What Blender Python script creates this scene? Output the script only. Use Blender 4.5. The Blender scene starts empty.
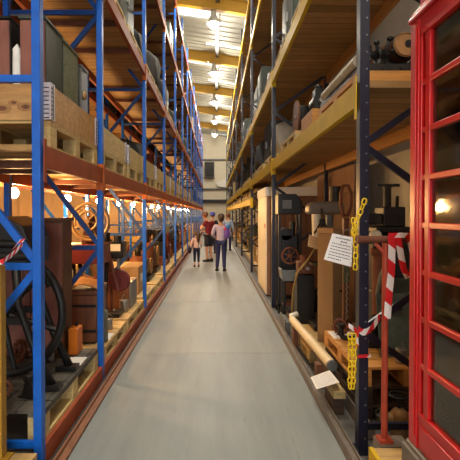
import bpy, math, random
from mathutils import Vector, Matrix, Euler
R = random.Random(7)
SC = bpy.context.scene
COL = SC.collection
F = 444.0
VX, VY, HC = 215.5, 213.0, 1.65

def W(px, py, d):
    return Vector(((px - VX) / F * d, d, HC - (py - VY) / F * d))

# ------------------------------------------------------------------ materials
MATS = {}

def nn(nt, t, **k):
    n = nt.nodes.new(t)
    for a, b in k.items():
        setattr(n, a, b)
    return n

def mat(name, col, rough=.55, metal=0.0, var=.18, scale=6.0, stretch=(1, 1, 1), bump=.0, wear=None, wear_amt=.62,
        rand=.0, spec=.4, planks=None, emit=None, trans=0.0, wear_scale=14.0):
    if name in MATS:
        return MATS[name]
    m = bpy.data.materials.new(name)
    m.use_nodes = True
    nt = m.node_tree
    L = nt.links
    b = nt.nodes['Principled BSDF']
    b.inputs['Roughness'].default_value = rough
    b.inputs['Metallic'].default_value = metal
    b.inputs['Specular IOR Level'].default_value = spec
    tc = nn(nt, 'ShaderNodeTexCoord')
    oi = nn(nt, 'ShaderNodeObjectInfo')
    mp = nn(nt, 'ShaderNodeMapping')
    mp.inputs['Scale'].default_value = stretch
    add = nn(nt, 'ShaderNodeVectorMath', operation='ADD')
    sc = nn(nt, 'ShaderNodeVectorMath', operation='SCALE')
    sc.inputs['Scale'].default_value = 37.0
    cmb = nn(nt, 'ShaderNodeCombineXYZ')
    for i in range(3):
        L.new(oi.outputs['Random'], cmb.inputs[i])
    L.new(cmb.outputs[0], sc.inputs[0])
    L.new(tc.outputs['Object'], mp.inputs['Vector'])
    L.new(mp.outputs[0], add.inputs[0])
    L.new(sc.outputs[0], add.inputs[1])
    nz = nn(nt, 'ShaderNodeTexNoise')
    nz.inputs['Scale'].default_value = scale
    nz.inputs['Detail'].default_value = 6
    nz.inputs['Roughness'].default_value = .65
    L.new(add.outputs[0], nz.inputs['Vector'])
    rp = nn(nt, 'ShaderNodeValToRGB')
    rp.color_ramp.elements[0].position = .25
    rp.color_ramp.elements[1].position = .75
    d, u = 1 - var, 1 + var
    rp.color_ramp.elements[0].color = (*[c * d for c in col], 1)
    rp.color_ramp.elements[1].color = (*[min(1, c * u) for c in col], 1)
    L.new(nz.outputs['Fac'], rp.inputs['Fac'])
    out = rp.outputs['Color']
    if planks:
        # planks = (axis the boards run along, board width, groove colour factor)
        ax, bw, gf = planks
        br = nn(nt, 'ShaderNodeTexBrick')
        br.offset = .37
        br.inputs['Color1'].default_value = (.72, .72, .72, 1)
        br.inputs['Color2'].default_value = (1.2, 1.2, 1.2, 1)
        br.inputs['Mortar'].default_value = (gf, gf, gf, 1)
        br.inputs['Scale'].default_value = 1
        br.inputs['Mortar Size'].default_value = .006
        br.inputs['Brick Width'].default_value = 3.1
        br.inputs['Row Height'].default_value = bw
        sp = nn(nt, 'ShaderNodeSeparateXYZ')
        L.new(tc.outputs['Object'], sp.inputs[0])
        c2 = nn(nt, 'ShaderNodeCombineXYZ')
        L.new(sp.outputs['XYZ'.index(ax[0])], c2.inputs[0])
        L.new(sp.outputs['XYZ'.index(ax[1])], c2.inputs[1])
        L.new(c2.outputs[0], br.inputs['Vector'])
        mx = nn(nt, 'ShaderNodeMix', data_type='RGBA', blend_type='MULTIPLY')
        mx.inputs['Factor'].default_value = 1
        L.new(out, mx.inputs[6]); L.new(br.outputs['Color'], mx.inputs[7])
        out = mx.outputs[2]
    if wear:
        n2 = nn(nt, 'ShaderNodeTexNoise')
        n2.inputs['Scale'].default_value = wear_scale
        n2.inputs['Detail'].default_value = 8
        n2.inputs['Roughness'].default_value = .7
        L.new(add.outputs[0], n2.inputs['Vector'])
        r2 = nn(nt, 'ShaderNodeValToRGB')
        r2.color_ramp.elements[0].position = wear_amt
        r2.color_ramp.elements[1].position = wear_amt + .08
        r2.color_ramp.elements[0].color = (0, 0, 0, 1)
        r2.color_ramp.elements[1].color = (1, 1, 1, 1)
        L.new(n2.outputs['Fac'], r2.inputs['Fac'])
        mw = nn(nt, 'ShaderNodeMix', data_type='RGBA')
        L.new(r2.outputs['Color'], mw.inputs['Factor'])
        L.new(out, mw.inputs[6])
        mw.inputs[7].default_value = (*wear, 1)
        out = mw.outputs[2]
    if rand:
        ma = nn(nt, 'ShaderNodeMapRange')
        ma.inputs['To Min'].default_value = 1 - rand
        ma.inputs['To Max'].default_value = 1 + rand * .6
        L.new(oi.outputs['Random'], ma.inputs['Value'])
        hv = nn(nt, 'ShaderNodeHueSaturation')
        L.new(ma.outputs[0], hv.inputs['Value'])
        L.new(out, hv.inputs['Color'])
        out = hv.outputs['Color']
    L.new(out, b.inputs['Base Color'])
    if bump:
        bp = nn(nt, 'ShaderNodeBump')
        bp.inputs['Strength'].default_value = bump
        bp.inputs['Distance'].default_value = .01
        L.new(nz.outputs['Fac'], bp.inputs['Height'])
        L.new(bp.outputs[0], b.inputs['Normal'])
    if emit:
        b.inputs['Emission Color'].default_value = (*emit[0], 1)
        b.inputs['Emission Strength'].default_value = emit[1]
    if trans:
        b.inputs['Transmission Weight'].default_value = trans
    MATS[name] = m
    return m

def glass_mat(name, tint, dirt):
    m = bpy.data.materials.new(name)
    m.use_nodes = True
    nt = m.node_tree
    nt.nodes.clear()
    o = nn(nt, 'ShaderNodeOutputMaterial')
    tr = nn(nt, 'ShaderNodeBsdfTransparent')
    tr.inputs[0].default_value = (*tint, 1)
    gl = nn(nt, 'ShaderNodeBsdfGlossy')
    gl.inputs['Roughness'].default_value = .06
    df = nn(nt, 'ShaderNodeBsdfDiffuse')
    df.inputs[0].default_value = (.16, .11, .06, 1)
    fr = nn(nt, 'ShaderNodeFresnel')
    fr.inputs['IOR'].default_value = 1.75
    tc = nn(nt, 'ShaderNodeTexCoord')
    nz = nn(nt, 'ShaderNodeTexNoise')
    nz.inputs['Scale'].default_value = 7
    nz.inputs['Detail'].default_value = 7
    mr = nn(nt, 'ShaderNodeMapRange')
    mr.inputs['From Min'].default_value = .35
    mr.inputs['From Max'].default_value = .8
    mr.inputs['To Max'].default_value = dirt
    m1 = nn(nt, 'ShaderNodeMixShader')
    m2 = nn(nt, 'ShaderNodeMixShader')
    L = nt.links
    L.new(tc.outputs['Object'], nz.inputs['Vector'])
    L.new(nz.outputs['Fac'], mr.inputs['Value'])
    L.new(mr.outputs[0], m1.inputs[0])
    L.new(tr.outputs[0], m1.inputs[1]); L.new(df.outputs[0], m1.inputs[2])
    L.new(fr.outputs[0], m2.inputs[0])
    L.new(m1.outputs[0], m2.inputs[1]); L.new(gl.outputs[0], m2.inputs[2])
    bp = nn(nt, 'ShaderNodeBump')
    bp.inputs['Strength'].default_value = .12
    n2 = nn(nt, 'ShaderNodeTexNoise'); n2.inputs['Scale'].default_value = 9
    L.new(tc.outputs['Object'], n2.inputs['Vector'])
    L.new(n2.outputs['Fac'], bp.inputs['Height'])
    L.new(bp.outputs[0], gl.inputs['Normal'])
    L.new(m2.outputs[0], o.inputs[0])
    MATS[name] = m
    return m

def translucent_mat(name, col):
    m = bpy.data.materials.new(name)
    m.use_nodes = True
    nt = m.node_tree
    nt.nodes.clear()
    o = nn(nt, 'ShaderNodeOutputMaterial')
    a = nn(nt, 'ShaderNodeBsdfTranslucent'); a.inputs[0].default_value = (*col, 1)
    d = nn(nt, 'ShaderNodeBsdfDiffuse'); d.inputs[0].default_value = (*col, 1)
    mx = nn(nt, 'ShaderNodeMixShader')
    tc = nn(nt, 'ShaderNodeTexCoord')
    nz = nn(nt, 'ShaderNodeTexNoise'); nz.inputs['Scale'].default_value = 2.2; nz.inputs['Detail'].default_value = 6
    mr = nn(nt, 'ShaderNodeMapRange')
    mr.inputs['From Min'].default_value = .4; mr.inputs['From Max'].default_value = .62
    mr.inputs['To Min'].default_value = .1; mr.inputs['To Max'].default_value = .65
    nt.links.new(tc.outputs['Object'], nz.inputs['Vector'])
    nt.links.new(nz.outputs['Fac'], mr.inputs['Value'])
    nt.links.new(mr.outputs[0], mx.inputs[0])
    nt.links.new(a.outputs[0], mx.inputs[1]); nt.links.new(d.outputs[0], mx.inputs[2])
    nt.links.new(mx.outputs[0], o.inputs[0])
    MATS[name] = m
    return m

M = {}
def dm(key, *a, **k):
    M[key] = mat(key, *a, **k)
WX, WY, WZ = (1.2, 9, 9), (9, 1.2, 9), (9, 9, 1.2)
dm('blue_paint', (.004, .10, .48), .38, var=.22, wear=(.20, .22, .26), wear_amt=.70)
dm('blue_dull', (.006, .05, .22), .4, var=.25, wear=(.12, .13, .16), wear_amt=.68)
dm('navy_paint', (.011, .012, .026), .36, var=.3, wear=(.22, .22, .23), wear_amt=.67, wear_scale=22)
dm('orange_paint', (.30, .060, .018), .55, spec=.25, var=.25, wear=(.28, .16, .09), wear_amt=.66)
dm('yellow_paint', (.62, .40, .008), .55, spec=.25, var=.15, wear=(.22, .16, .05), wear_amt=.72)
dm('orange_bright', (.55, .13, .015), .5, spec=.25)
dm('dark_wood', (.05, .026, .014), .6, var=.35, scale=4, stretch=WX)
dm('mustard_paint', (.37, .20, .012), .5, var=.12)
dm('deck_wood', (.38, .21, .070), .6, var=.3, scale=3, stretch=WX, planks=('XY', .16, .25))
dm('deck_dark', (.34, .19, .07), .62, var=.3, scale=3, stretch=WX, planks=('XY', .16, .25))
dm('pale_wood_y', (.54, .40, .17), .65, var=.28, scale=4, stretch=WY, rand=.2)
dm('pale_wood_x', (.50, .33, .13), .65, var=.3, scale=4, stretch=WX, rand=.2)
dm('orange_wood', (.52, .24, .055), .6, var=.3, scale=4, stretch=WX, rand=.15)
dm('knot_wood', (.46, .25, .09), .55, var=.38, scale=5, stretch=(1, 4, 5), rand=.1)
dm('grey_board', (.095, .085, .07), .7, var=.3, scale=5, stretch=WY, planks=('YX', .14, .3))
dm('brown_wood', (.16, .058, .022), .5, var=.35, scale=4, stretch=WZ, rand=.2)
dm('redbrown_wood', (.24, .085, .06), .5, var=.25, scale=4, stretch=WZ, rand=.1)
dm('plank_wall', (.20, .10, .055), .65, var=.3, scale=3, stretch=WZ, planks=('ZX', .14, .3))
dm('green_metal', (.055, .07, .055), .5, var=.4, scale=10, rand=.25)
dm('green_mesh', (.14, .15, .085), .7, var=.6, scale=40)
dm('grey_metal', (.16, .165, .16), .45, metal=.3, var=.25, rand=.3)
dm('dark_metal', (.02, .018, .017), .42, metal=.35, var=.4, scale=12, wear=(.10, .045, .02), wear_amt=.64, rand=.3)
dm('black_iron', (.009, .0085, .0085), .42, var=.4, scale=12, wear=(.035, .02, .012), wear_amt=.66)
dm('rust_metal', (.17, .055, .025), .6, metal=.2, var=.4, scale=8, rand=.3)
dm('darkred_paint', (.15, .018, .012), .45, var=.3, rand=.2)
dm('brass_metal', (.40, .24, .10), .42, metal=.3, var=.2)
dm('steel_metal', (.30, .30, .29), .35, metal=.7, var=.2)
dm('rail_orange', (.23, .095, .045), .5, var=.4, scale=9, stretch=(6, 1, 6), wear=(.30, .21, .14), wear_amt=.6)
dm('rail_grey', (.17, .14, .11), .45, var=.3, scale=9, stretch=(6, 1, 6), wear=(.30, .27, .23), wear_amt=.62)
dm('cardboard', (.36, .22, .105), .8, var=.12, rand=.25)
dm('cardboard_light', (.27, .165, .075), .8, var=.12)
dm('plywood', (.40, .22, .085), .65, var=.25, scale=4, stretch=WZ)
dm('cream_board', (.76, .69, .53), .5, var=.08)
dm('white_paint', (.70, .68, .62), .5, var=.06)
dm('paper', (.80, .78, .74), .8, var=.03)
dm('tan_paper', (.58, .36, .17), .8, var=.1)
dm('ink', (.10, .10, .12), .7, var=.05)
dm('pale_ink', (.45, .44, .45), .7, var=.05)
dm('phone_red', (.58, .012, .012), .28, var=.16, scale=5, wear=(.36, .07, .03), wear_amt=.72, spec=.55)
dm('pipe_red', (.36, .05, .022), .5, var=.25, scale=12, wear=(.20, .06, .03), wear_amt=.62)
dm('tape_red', (.62, .015, .02), .4, var=.06)
dm('tape_white', (.78, .76, .74), .4, var=.05)
dm('chain_yellow', (.80, .56, .01), .35, var=.05)
dm('plastic_white', (.75, .72, .62), .35, var=.05)
dm('cream_tube', (.66, .52, .30), .5, var=.08)
dm('canvas_grey', (.17, .18, .13), .85, var=.3, bump=.4)
dm('canvas_pale', (.55, .50, .40), .85, var=.2, bump=.4)
dm('canvas_dark', (.05, .05, .052), .8, var=.3, bump=.4, rand=.3)
dm('leather', (.38, .19, .07), .7, var=.25, bump=.3)
dm('foam_white', (.72, .69, .64), .9, var=.15, scale=18, bump=.6)
dm('hinge_metal', (.66, .64, .74), .4, metal=.2, var=.3, scale=38)
dm('teal_paint', (.02, .14, .15), .5)
dm('orange_tin', (.65, .17, .01), .4, var=.1)
dm('rubber', (.012, .012, .012), .6)
dm('hose_yellow', (.24, .15, .04), .5)
dm('floor_paint', (.225, .248, .245), .5, spec=.25, var=.16, scale=1.4, stretch=(4, .35, 1), bump=.03, wear=(.19, .20, .19), wear_amt=.6, wear_scale=5)
dm('concrete', (.13, .125, .115), .6, var=.3, scale=4)
dm('wall_cream', (.52, .50, .45), .7, var=.08, scale=2)
dm('wall_tan', (.36, .22, .11), .7, var=.15, scale=2)
dm('cladding', (.66, .60, .46), .55, var=.06, scale=2)
dm('roof_sheet', (.33, .32, .27), .5, var=.1, scale=2)
dm('lamp_shell', (.5, .5, .48), .35, metal=.4)
dm('skin', (.52, .27, .17), .55, var=.06)
dm('hair_brown', (.05, .022, .012), .5, var=.3, stretch=WZ)
dm('hair_ginger', (.16, .06, .025), .5, var=.3)
dm('maroon_cloth', (.15, .008, .018), .8, var=.15)
dm('shorts_cloth', (.018, .018, .028), .8, var=.15)
dm('lavender_cloth', (.42, .36, .50), .8, var=.12)
dm('jeans_cloth', (.018, .022, .085), .8, var=.2)
dm('pink_cloth', (.58, .42, .38), .8, var=.12)
dm('navy_cloth', (.012, .014, .04), .8, var=.15)
dm('blue_cloth', (.06, .08, .42), .7, var=.15)
dm('sky_cloth', (.28, .38, .55), .7, var=.15)
dm('bag_purple', (.13, .06, .36), .6, var=.3)
dm('bag_blue', (.05, .22, .55), .6, var=.2)
dm('bag_red', (.6, .03, .05), .6)
dm('shoe_dark', (.02, .018, .018), .6)
dm('shoe_brown', (.14, .05, .025), .6)
dm('red_mark', (.6, .05, .02), .6)
M['bulb_warm'] = mat('bulb_warm', (1, .8, .5), .5, emit=((1.0, .62, .27), 150.0))
M['bulb_white'] = mat('bulb_white', (1, 1, 1), .5, emit=((1.0, .95, .82), 60.0))
M['glass'] = glass_mat('phone_box_glass', (.70, .62, .48), .35)
M['skylight'] = translucent_mat('skylight_sheet', (.85, .85, .80))

# ------------------------------------------------------------------ mesh building
class MB:
    def __init__(s):
        s.v = []; s.f = []; s.m = []; s.sm = []
    def _add(s, vs, fs, mi=0, smooth=False):
        o = len(s.v)
        s.v += [tuple(v) for v in vs]
        for f in fs:
            s.f.append(tuple(i + o for i in f)); s.m.append(mi); s.sm.append(smooth)
        return s
    def box(s, x0, x1, y0, y1, z0, z1, mi=0, mtx=None):
        vs = [Vector((x, y, z)) for z in (z0, z1) for y in (y0, y1) for x in (x0, x1)]
        if mtx is not None:
            vs = [mtx @ v for v in vs]
        return s._add(vs, [(0, 2, 3, 1), (4, 5, 7, 6), (0, 1, 5, 4), (2, 6, 7, 3), (0, 4, 6, 2), (1, 3, 7, 5)], mi)
    def cbox(s, c, d, mi=0, rot=(0, 0, 0)):
        mt = Matrix.Translation(c) @ Euler(rot).to_matrix().to_4x4()
        return s.box(-d[0] / 2, d[0] / 2, -d[1] / 2, d[1] / 2, -d[2] / 2, d[2] / 2, mi, mt)
    def bar(s, p, q, w, h, mi=0, up=(0, 0, 1)):
        p, q = Vector(p), Vector(q)
        d = (q - p); l = d.length; d.normalize()
        u = Vector(up)
        if abs(u.dot(d)) > .98: u = Vector((0, 1, 0))
        a = d.cross(u).normalized(); b = a.cross(d)
        vs = []
        for e in (p, q):
            for i, j in ((-1, -1), (1, -1), (1, 1), (-1, 1)):
                vs.append(e + a * (w / 2 * i) + b * (h / 2 * j))
        return s._add(vs, [(0, 1, 2, 3)[::-1], (4, 5, 6, 7), (0, 1, 5, 4), (1, 2, 6, 5), (2, 3, 7, 6), (3, 0, 4, 7)], mi)
    def cyl(s, p, q, r, r2=None, n=16, mi=0, caps=True):
        r2 = r if r2 is None else r2
        p, q = Vector(p), Vector(q)
        d = (q - p).normalized()
        u = Vector((0, 0, 1)) if abs(d.z) < .95 else Vector((1, 0, 0))
        a = d.cross(u).normalized(); b = a.cross(d)
        vs = []
        for e, rr in ((p, r), (q, r2)):
            for i in range(n):
                t = 2 * math.pi * i / n
                vs.append(e + a * math.cos(t) * rr + b * math.sin(t) * rr)
        s._add(vs, [(i, (i + 1) % n, n + (i + 1) % n, n + i) for i in range(n)], mi, True)
        if caps:
            s._add(vs[:n], [tuple(range(n))[::-1]], mi)
            s._add(vs[n:], [tuple(range(n))], mi)
        return s
    def tube(s, pts, r, n=10, mi=0, closed=False):
        pts = [Vector(p) for p in pts]
        k = len(pts)
        rs = r if isinstance(r, (list, tuple)) else [r] * k
        vs = []; prev = None
        for i, p in enumerate(pts):
            if closed:
                d = pts[(i + 1) % k] - pts[i - 1]
            else:
                d = pts[min(i + 1, k - 1)] - pts[max(i - 1, 0)]
            d.normalize()
            if prev is None:
                u = Vector((0, 0, 1)) if abs(d.z) < .9 else Vector((1, 0, 0))
                a = d.cross(u).normalized()
            else:
                a = (prev - d * prev.dot(d)).normalized()
            prev = a
            b = d.cross(a)
            for j in range(n):
                t = 2 * math.pi * j / n
                vs.append(p + a * math.cos(t) * rs[i] + b * math.sin(t) * rs[i])
        fs = []
        for i in range(k if closed else k - 1):
            i2 = (i + 1) % k
            for j in range(n):
                fs.append((i * n + j, i * n + (j + 1) % n, i2 * n + (j + 1) % n, i2 * n + j))
        if not closed:
            fs.append(tuple(range(n))[::-1]); fs.append(tuple(range((k - 1) * n, k * n)))
        return s._add(vs, fs, mi, True)
    def ring(s, c, axis, RR, r, n=32, m=8, mi=0, squash=1.0):
        c = Vector(c); ax = Vector(axis).normalized()
        u = Vector((0, 0, 1)) if abs(ax.z) < .9 else Vector((1, 0, 0))
        a = ax.cross(u).normalized(); b = ax.cross(a)
        vs = []
        for i in range(n):
            t = 2 * math.pi * i / n
            e = a * math.cos(t) + b * math.sin(t)
            for j in range(m):
                w = 2 * math.pi * j / m
                vs.append(c + e * (RR + r * math.cos(w)) + ax * (r * squash * math.sin(w)))
        fs = [(i * m + j, i * m + (j + 1) % m, ((i + 1) % n) * m + (j + 1) % m, ((i + 1) % n) * m + j) for i in range(n) for j in range(m)]
        return s._add(vs, fs, mi, True)
    def lathe(s, prof, c=(0, 0, 0), axis=(0, 0, 1), n=24, mi=0):
        c = Vector(c); ax = Vector(axis).normalized()
        u = Vector((1, 0, 0)) if abs(ax.x) < .9 else Vector((0, 1, 0))
        a = ax.cross(u).normalized(); b = ax.cross(a)
        vs = []
        for r, z in prof:
            for i in range(n):
                t = 2 * math.pi * i / n
                vs.append(c + ax * z + (a * math.cos(t) + b * math.sin(t)) * max(r, 1e-4))
        fs = []
        for k in range(len(prof) - 1):
            for i in range(n):
                fs.append((k * n + i, k * n + (i + 1) % n, (k + 1) * n + (i + 1) % n, (k + 1) * n + i))
        return s._add(vs, fs, mi, True)
    def ball(s, c, d, n=16, m=10, mi=0, jit=0.0, seed=1):
        rr = random.Random(seed)
        vs = []
        for j in range(m + 1):
            ph = math.pi * j / m
            for i in range(n):
                t = 2 * math.pi * i / n
                k = 1 + (rr.uniform(-jit, jit) if 0 < j < m else 0)
                vs.append((c[0] + d[0] * math.sin(ph) * math.cos(t) * k, c[1] + d[1] * math.sin(ph) * math.sin(t) * k, c[2] + d[2] * math.cos(ph) * k))
        fs = [(j * n + i, (j + 1) * n + i, (j + 1) * n + (i + 1) % n, j * n + (i + 1) % n) for j in range(m) for i in range(n)]
        return s._add(vs, fs, mi, True)
    def prism(s, pts, v, mi=0):
        # pts: 3-D outline, v: extrusion vector
        pts = [Vector(p) for p in pts]; v = Vector(v); n = len(pts)
        vs = pts + [p + v for p in pts]
        return s._add(vs, [tuple(range(n))[::-1], tuple(range(n, 2 * n))] + [(i, (i + 1) % n, n + (i + 1) % n, n + i) for i in range(n)], mi)
    def build(s, name, mats, parent=None, loc=(0, 0, 0), bevel=0.0, rel=False):
        me = bpy.data.meshes.new(name)
        loc = Vector(loc)
        me.from_pydata([tuple(Vector(v) - (Vector((0, 0, 0)) if rel else loc)) for v in s.v], [], s.f)
        me.update()
        if not isinstance(mats, (list, tuple)):
            mats = [mats]
        for m in mats:
            me.materials.append(M[m] if isinstance(m, str) else m)
        for p, mi, sm in zip(me.polygons, s.m, s.sm):
            p.material_index = mi; p.use_smooth = sm
        o = bpy.data.objects.new(name, me)
        COL.objects.link(o)
        o.location = loc
        if parent is not None:
            o.parent = parent
        if bevel:
            bv = o.modifiers.new('bevel', 'BEVEL'); bv.width = bevel; bv.segments = 2; bv.limit_method = 'ANGLE'
        return o

def tag(o, label, cat, group=None, kind=None):
    o['label'] = label; o['category'] = cat
    if group: o['group'] = group
    if kind: o['kind'] = kind
    return o

def thing(name, label, cat, loc=(0, 0, 0), rz=0.0, group=None):
    o = bpy.data.objects.new(name, None)
    o.empty_display_size = .1
    COL.objects.link(o)
    o.location = loc; o.rotation_euler = (0, 0, rz)
    return tag(o, label, cat, group)

def struct(o):
    o['kind'] = 'structure'
    return o

def copy_tree(o, parent=None):
    c = o.copy(); COL.objects.link(c)
    if parent is not None: c.parent = parent
    for ch in list(o.children):
        copy_tree(ch, c)
    return c

ORD = ['nearest', 'second', 'third', 'fourth', 'fifth', 'sixth', 'seventh', 'eighth', 'ninth', 'tenth', 'eleventh', 'twelfth', 'thirteenth',
       'fourteenth', 'fifteenth', 'sixteenth', 'seventeenth', 'eighteenth', 'nineteenth', 'twentieth', 'twenty-first', 'twenty-second',
       'twenty-third', 'twenty-fourth', 'twenty-fifth', 'twenty-sixth', 'twenty-seventh', 'twenty-eighth', 'twenty-ninth', 'thirtieth']

# ------------------------------------------------------------------ camera and render settings
cam = bpy.data.cameras.new('camera')
co = bpy.data.objects.new('camera', cam); COL.objects.link(co)
co.location = (0, 0, HC)
PITCH = .0136
co.rotation_euler = (math.pi / 2 - PITCH, 0, 0)
cam.sensor_width = 36; cam.lens = F / 460 * 36
cam.shift_x = (230 - VX) / 460
cam.shift_y = -(230 - VY - F * math.tan(PITCH)) / 460
cam.clip_start = .05; cam.clip_end = 200
SC.camera = co
SC.view_settings.view_transform = 'Standard'
SC.view_settings.look = 'None'
SC.view_settings.gamma = 1
SC.view_settings.exposure = 0.22
SC.view_settings.use_curve_mapping = False

w = bpy.data.worlds.new('daylight'); SC.world = w
w.use_nodes = True
bg = w.node_tree.nodes['Background']
bg.inputs['Color'].default_value = (.85, .93, 1, 1)
bg.inputs['Strength'].default_value = 4.0
# ------------------------------------------------------------------ the setting
XL, XR = -1.10, .983             # aisle faces of the blue (left) and yellow-beamed (right) racks
X_WL, X_WR, Y_B, Y_E = -4.2, 2.5, -7.0, 46.6
fl = MB()
fl.box(X_WL, X_WR, Y_B, Y_E, -.1, 0)
struct(fl.build('floor', 'concrete'))
fa = MB()                        # painted aisle between the guide rails, in bays with thin joints
y = Y_B + .2
while y < Y_E - 1:
    y2 = min(y + 3.0, Y_E - .5)
    fa.box(-.985, .872, y, y2 - .006, 0, .004)
    y = y2
struct(fa.build('trim_1', 'floor_paint'))

def wall(name, x0, x1, y0, y1, z1, m):
    return struct(MB().box(x0, x1, y0, y1, 0, z1).build(name, m))
wall('wall_left', X_WL - .15, X_WL, Y_B, Y_E, 10.6, 'wall_tan')
wall('wall_right', X_WR, X_WR + .15, Y_B, Y_E, 9.6, 'wall_cream')
wb = MB()                        # unseen back wall with a wide opening, made up to let in fill light
wb.box(X_WL - .15, -2.6, Y_B - .15, Y_B, 0, 10.6); wb.box(2.2, X_WR + .15, Y_B - .15, Y_B, 0, 10.6); wb.box(-2.6, 2.2, Y_B - .15, Y_B, 4.6, 10.6)
struct(wb.build('wall_back', 'wall_cream'))
dl = bpy.data.lights.new('fill_light', 'AREA'); dl.shape = 'RECTANGLE'; dl.size = 4.6; dl.size_y = 4.4  # area light added behind the camera to brighten the faces turned to it
dl.energy = 110; dl.color = (.93, .97, 1)
do_ = bpy.data.objects.new('fill_light', dl); COL.objects.link(do_); do_.location = (-.2, Y_B - .2, 2.35); do_.rotation_euler = (math.pi / 2, 0, 0)
we = MB()
we.box(X_WL - .15, X_WR + .15, Y_E, Y_E + .15, 0, 10.6)
for i in range(15):              # upright cladding ribs
    x = X_WL + .3 + i * .45
    we.box(x, x + .05, Y_E - .04, Y_E, 2.9, 10.4)
struct(we.build('wall_end', 'cladding'))
# roller door, its head beam, a service rail, a heater and a duct on the far wall
dr = MB()
for i in range(14):
    dr.box(-1.9, 1.3, Y_E - .09, Y_E - .02, .02 + i * .19, .19 + i * .19)
struct(dr.build('door_1', 'cladding'))
MB().box(-2.2, 1.6, Y_E - .5, Y_E - .02, 2.75, 3.05).build('lintel', 'dark_metal')
tag(bpy.data.objects['lintel'], 'dark steel beam above the roller door on the far wall', 'beam')
ht = thing('heater_vent', 'dark grey heater box high on the far end wall', 'heater', (-.62, Y_E - .4, 5.3))
hb = MB(); hb.box(-.5, .5, -.3, .1, 0, 1.65)
MB().box(-.05, .05, .1, .34, .7, .9).build('bracket', 'dark_metal', ht, rel=True)
hb.build('casing', 'dark_metal', ht, rel=True)
hl = MB()
for i in range(8): hl.cbox((0, -.31, .2 + i * .18), (.84, .03, .1), rot=(.5, 0, 0))
hl.build('louvre', 'dark_metal', ht, rel=True)
for z, nm in ((7.2, 'upper'), (4.15, 'lower')):
    p = MB(); p.cyl((-2.2, Y_E - .25, z), (1.6, Y_E - .25, z), .09)
    for x in (-1.8, -.3, 1.2): p.box(x - .03, x + .03, Y_E - .25, Y_E - .045, z - .03, z + .03)
    tag(p.build('ceiling_pipe', 'grey_metal'), f'{nm} of the two horizontal grey pipes across the far wall', 'pipe')
sh = MB()
sh.prism([(.05, Y_E - .6, 4.75), (1.3, Y_E - .6, 5.35), (1.3, Y_E - .6, 4.3), (.35, Y_E - .6, 4.35)], (0, .25, 0))
tag(sh.build('hanging_sheet', 'white_paint'), 'white sheet hanging on the far wall right of the heater', 'sheet')

def rz(x): return 9.28 - .15 * x
RAFT = [16.85 + 5.93 * i for i in range(-4, 5)]
ce = MB()
def patch(mb, x0, x1, y0, y1, dz=.5, th=.05):
    vs = []
    for zz in (0, th):
        for yy in (y0, y1):
            for xx in (x0, x1):
                vs.append((xx, yy, rz(xx) + dz + zz))
    mb._add(vs, [(0, 2, 3, 1), (4, 5, 7, 6), (0, 1, 5, 4), (2, 6, 7, 3), (0, 4, 6, 2), (1, 3, 7, 5)])
nsky = 0
edges = [Y_B - .1] + RAFT + [Y_E + .1]
for a, b in zip(edges[:-1], edges[1:]):
    cuts = [(a, a + .9, None), (a + .9, a + 2.0, (-2.7, -.12)), (a + 2.0, b - 1.35, None), (b - 1.35, b - 1.0, (-.45, 1.3)), (b - 1.0, b, None)]
    if b - a < 4: cuts = [(a, b, None)]
    for y0, y1, hole in cuts:
        k = max(1, round((y1 - y0) / .55))
        for i in range(k):
            ya, yb = y0 + (y1 - y0) * i / k, y0 + (y1 - y0) * (i + 1) / k
            spans = [(X_WL - .1, X_WR + .1)] if not hole else [(X_WL - .1, hole[0]), (hole[1], X_WR + .1)]
            for xa, xb in spans:
                patch(ce, xa, xb, ya, yb, .5, .05)
                patch(ce, xa, xb, ya, ya + .05, .47, .04)
        if hole:
            nsky += 1
            g = MB(); patch(g, hole[0], hole[1], y0, y1, .52, .02)
            struct(g.build(f'window_{nsky}', 'skylight'))
struct(ce.build('ceiling', 'roof_sheet'))
for i, ry in enumerate(RAFT):    # sloping mustard rafters: web with two flanges
    r = MB()
    patch(r, X_WL, X_WR, ry - .03, ry + .03, .02, .46)
    patch(r, X_WL, X_WR, ry - .11, ry + .11, 0, .025)
    patch(r, X_WL, X_WR, ry - .11, ry + .11, .465, .025)
    struct(r.build(f'trim_{i + 2}', 'mustard_paint'))
tr = MB()
tr.box(.0, .16, Y_B + .2, Y_E - .1, 9.55, 9.70)
tag(tr.build('cable_tray', 'grey_metal'), 'grey cable tray running under the roof along the whole aisle', 'cable tray')

def add_light(name, loc, power, col, rad, typ='POINT', **k):
    l = bpy.data.lights.new(name, typ); l.energy = power; l.color = col
    if typ == 'POINT': l.shadow_soft_size = rad
    if typ == 'SPOT':
        l.shadow_soft_size = rad; l.spot_size = k.get('size', 2.4); l.spot_blend = .6
    o = bpy.data.objects.new(name, l); COL.objects.link(o); o.location = loc
    return o
HB_POWER = 520
proto = None
for i, ry in enumerate(RAFT):
    lbl = f'white bell-shaped lamp hanging under a roof rafter, {ORD[i]} along the aisle from the camera'
    if proto is None:
        proto = thing('high_bay_lamp', lbl, 'lamp', (-.08, ry, 8.75), group='high bay lamps over the aisle')
        b = MB()
        b.lathe([(.03, .55), (.09, .54), (.10, .36), (.13, .30), (.22, .16), (.25, .05), (.25, .03), (.235, .05), (.20, .15), (.12, .28), (.02, .29)])
        b.cyl((0, 0, .54), (0, 0, .62), .015)
        b.build('lamp_shade', 'lamp_shell', proto, rel=True)
        g = MB(); g.lathe([(.001, -.16), (.07, -.15), (.12, -.10), (.13, -.04), (.10, .05), (.06, .2), (.001, .21)])
        g.build('bulb', 'bulb_white', proto, rel=True)
        o = proto
    else:
        o = copy_tree(proto)
        o.location = (-.08, ry, 8.75); o['label'] = lbl
    add_light('lamp_light', (-.08, ry, 8.50), HB_POWER, (1, .90, .74), .2)

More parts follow.
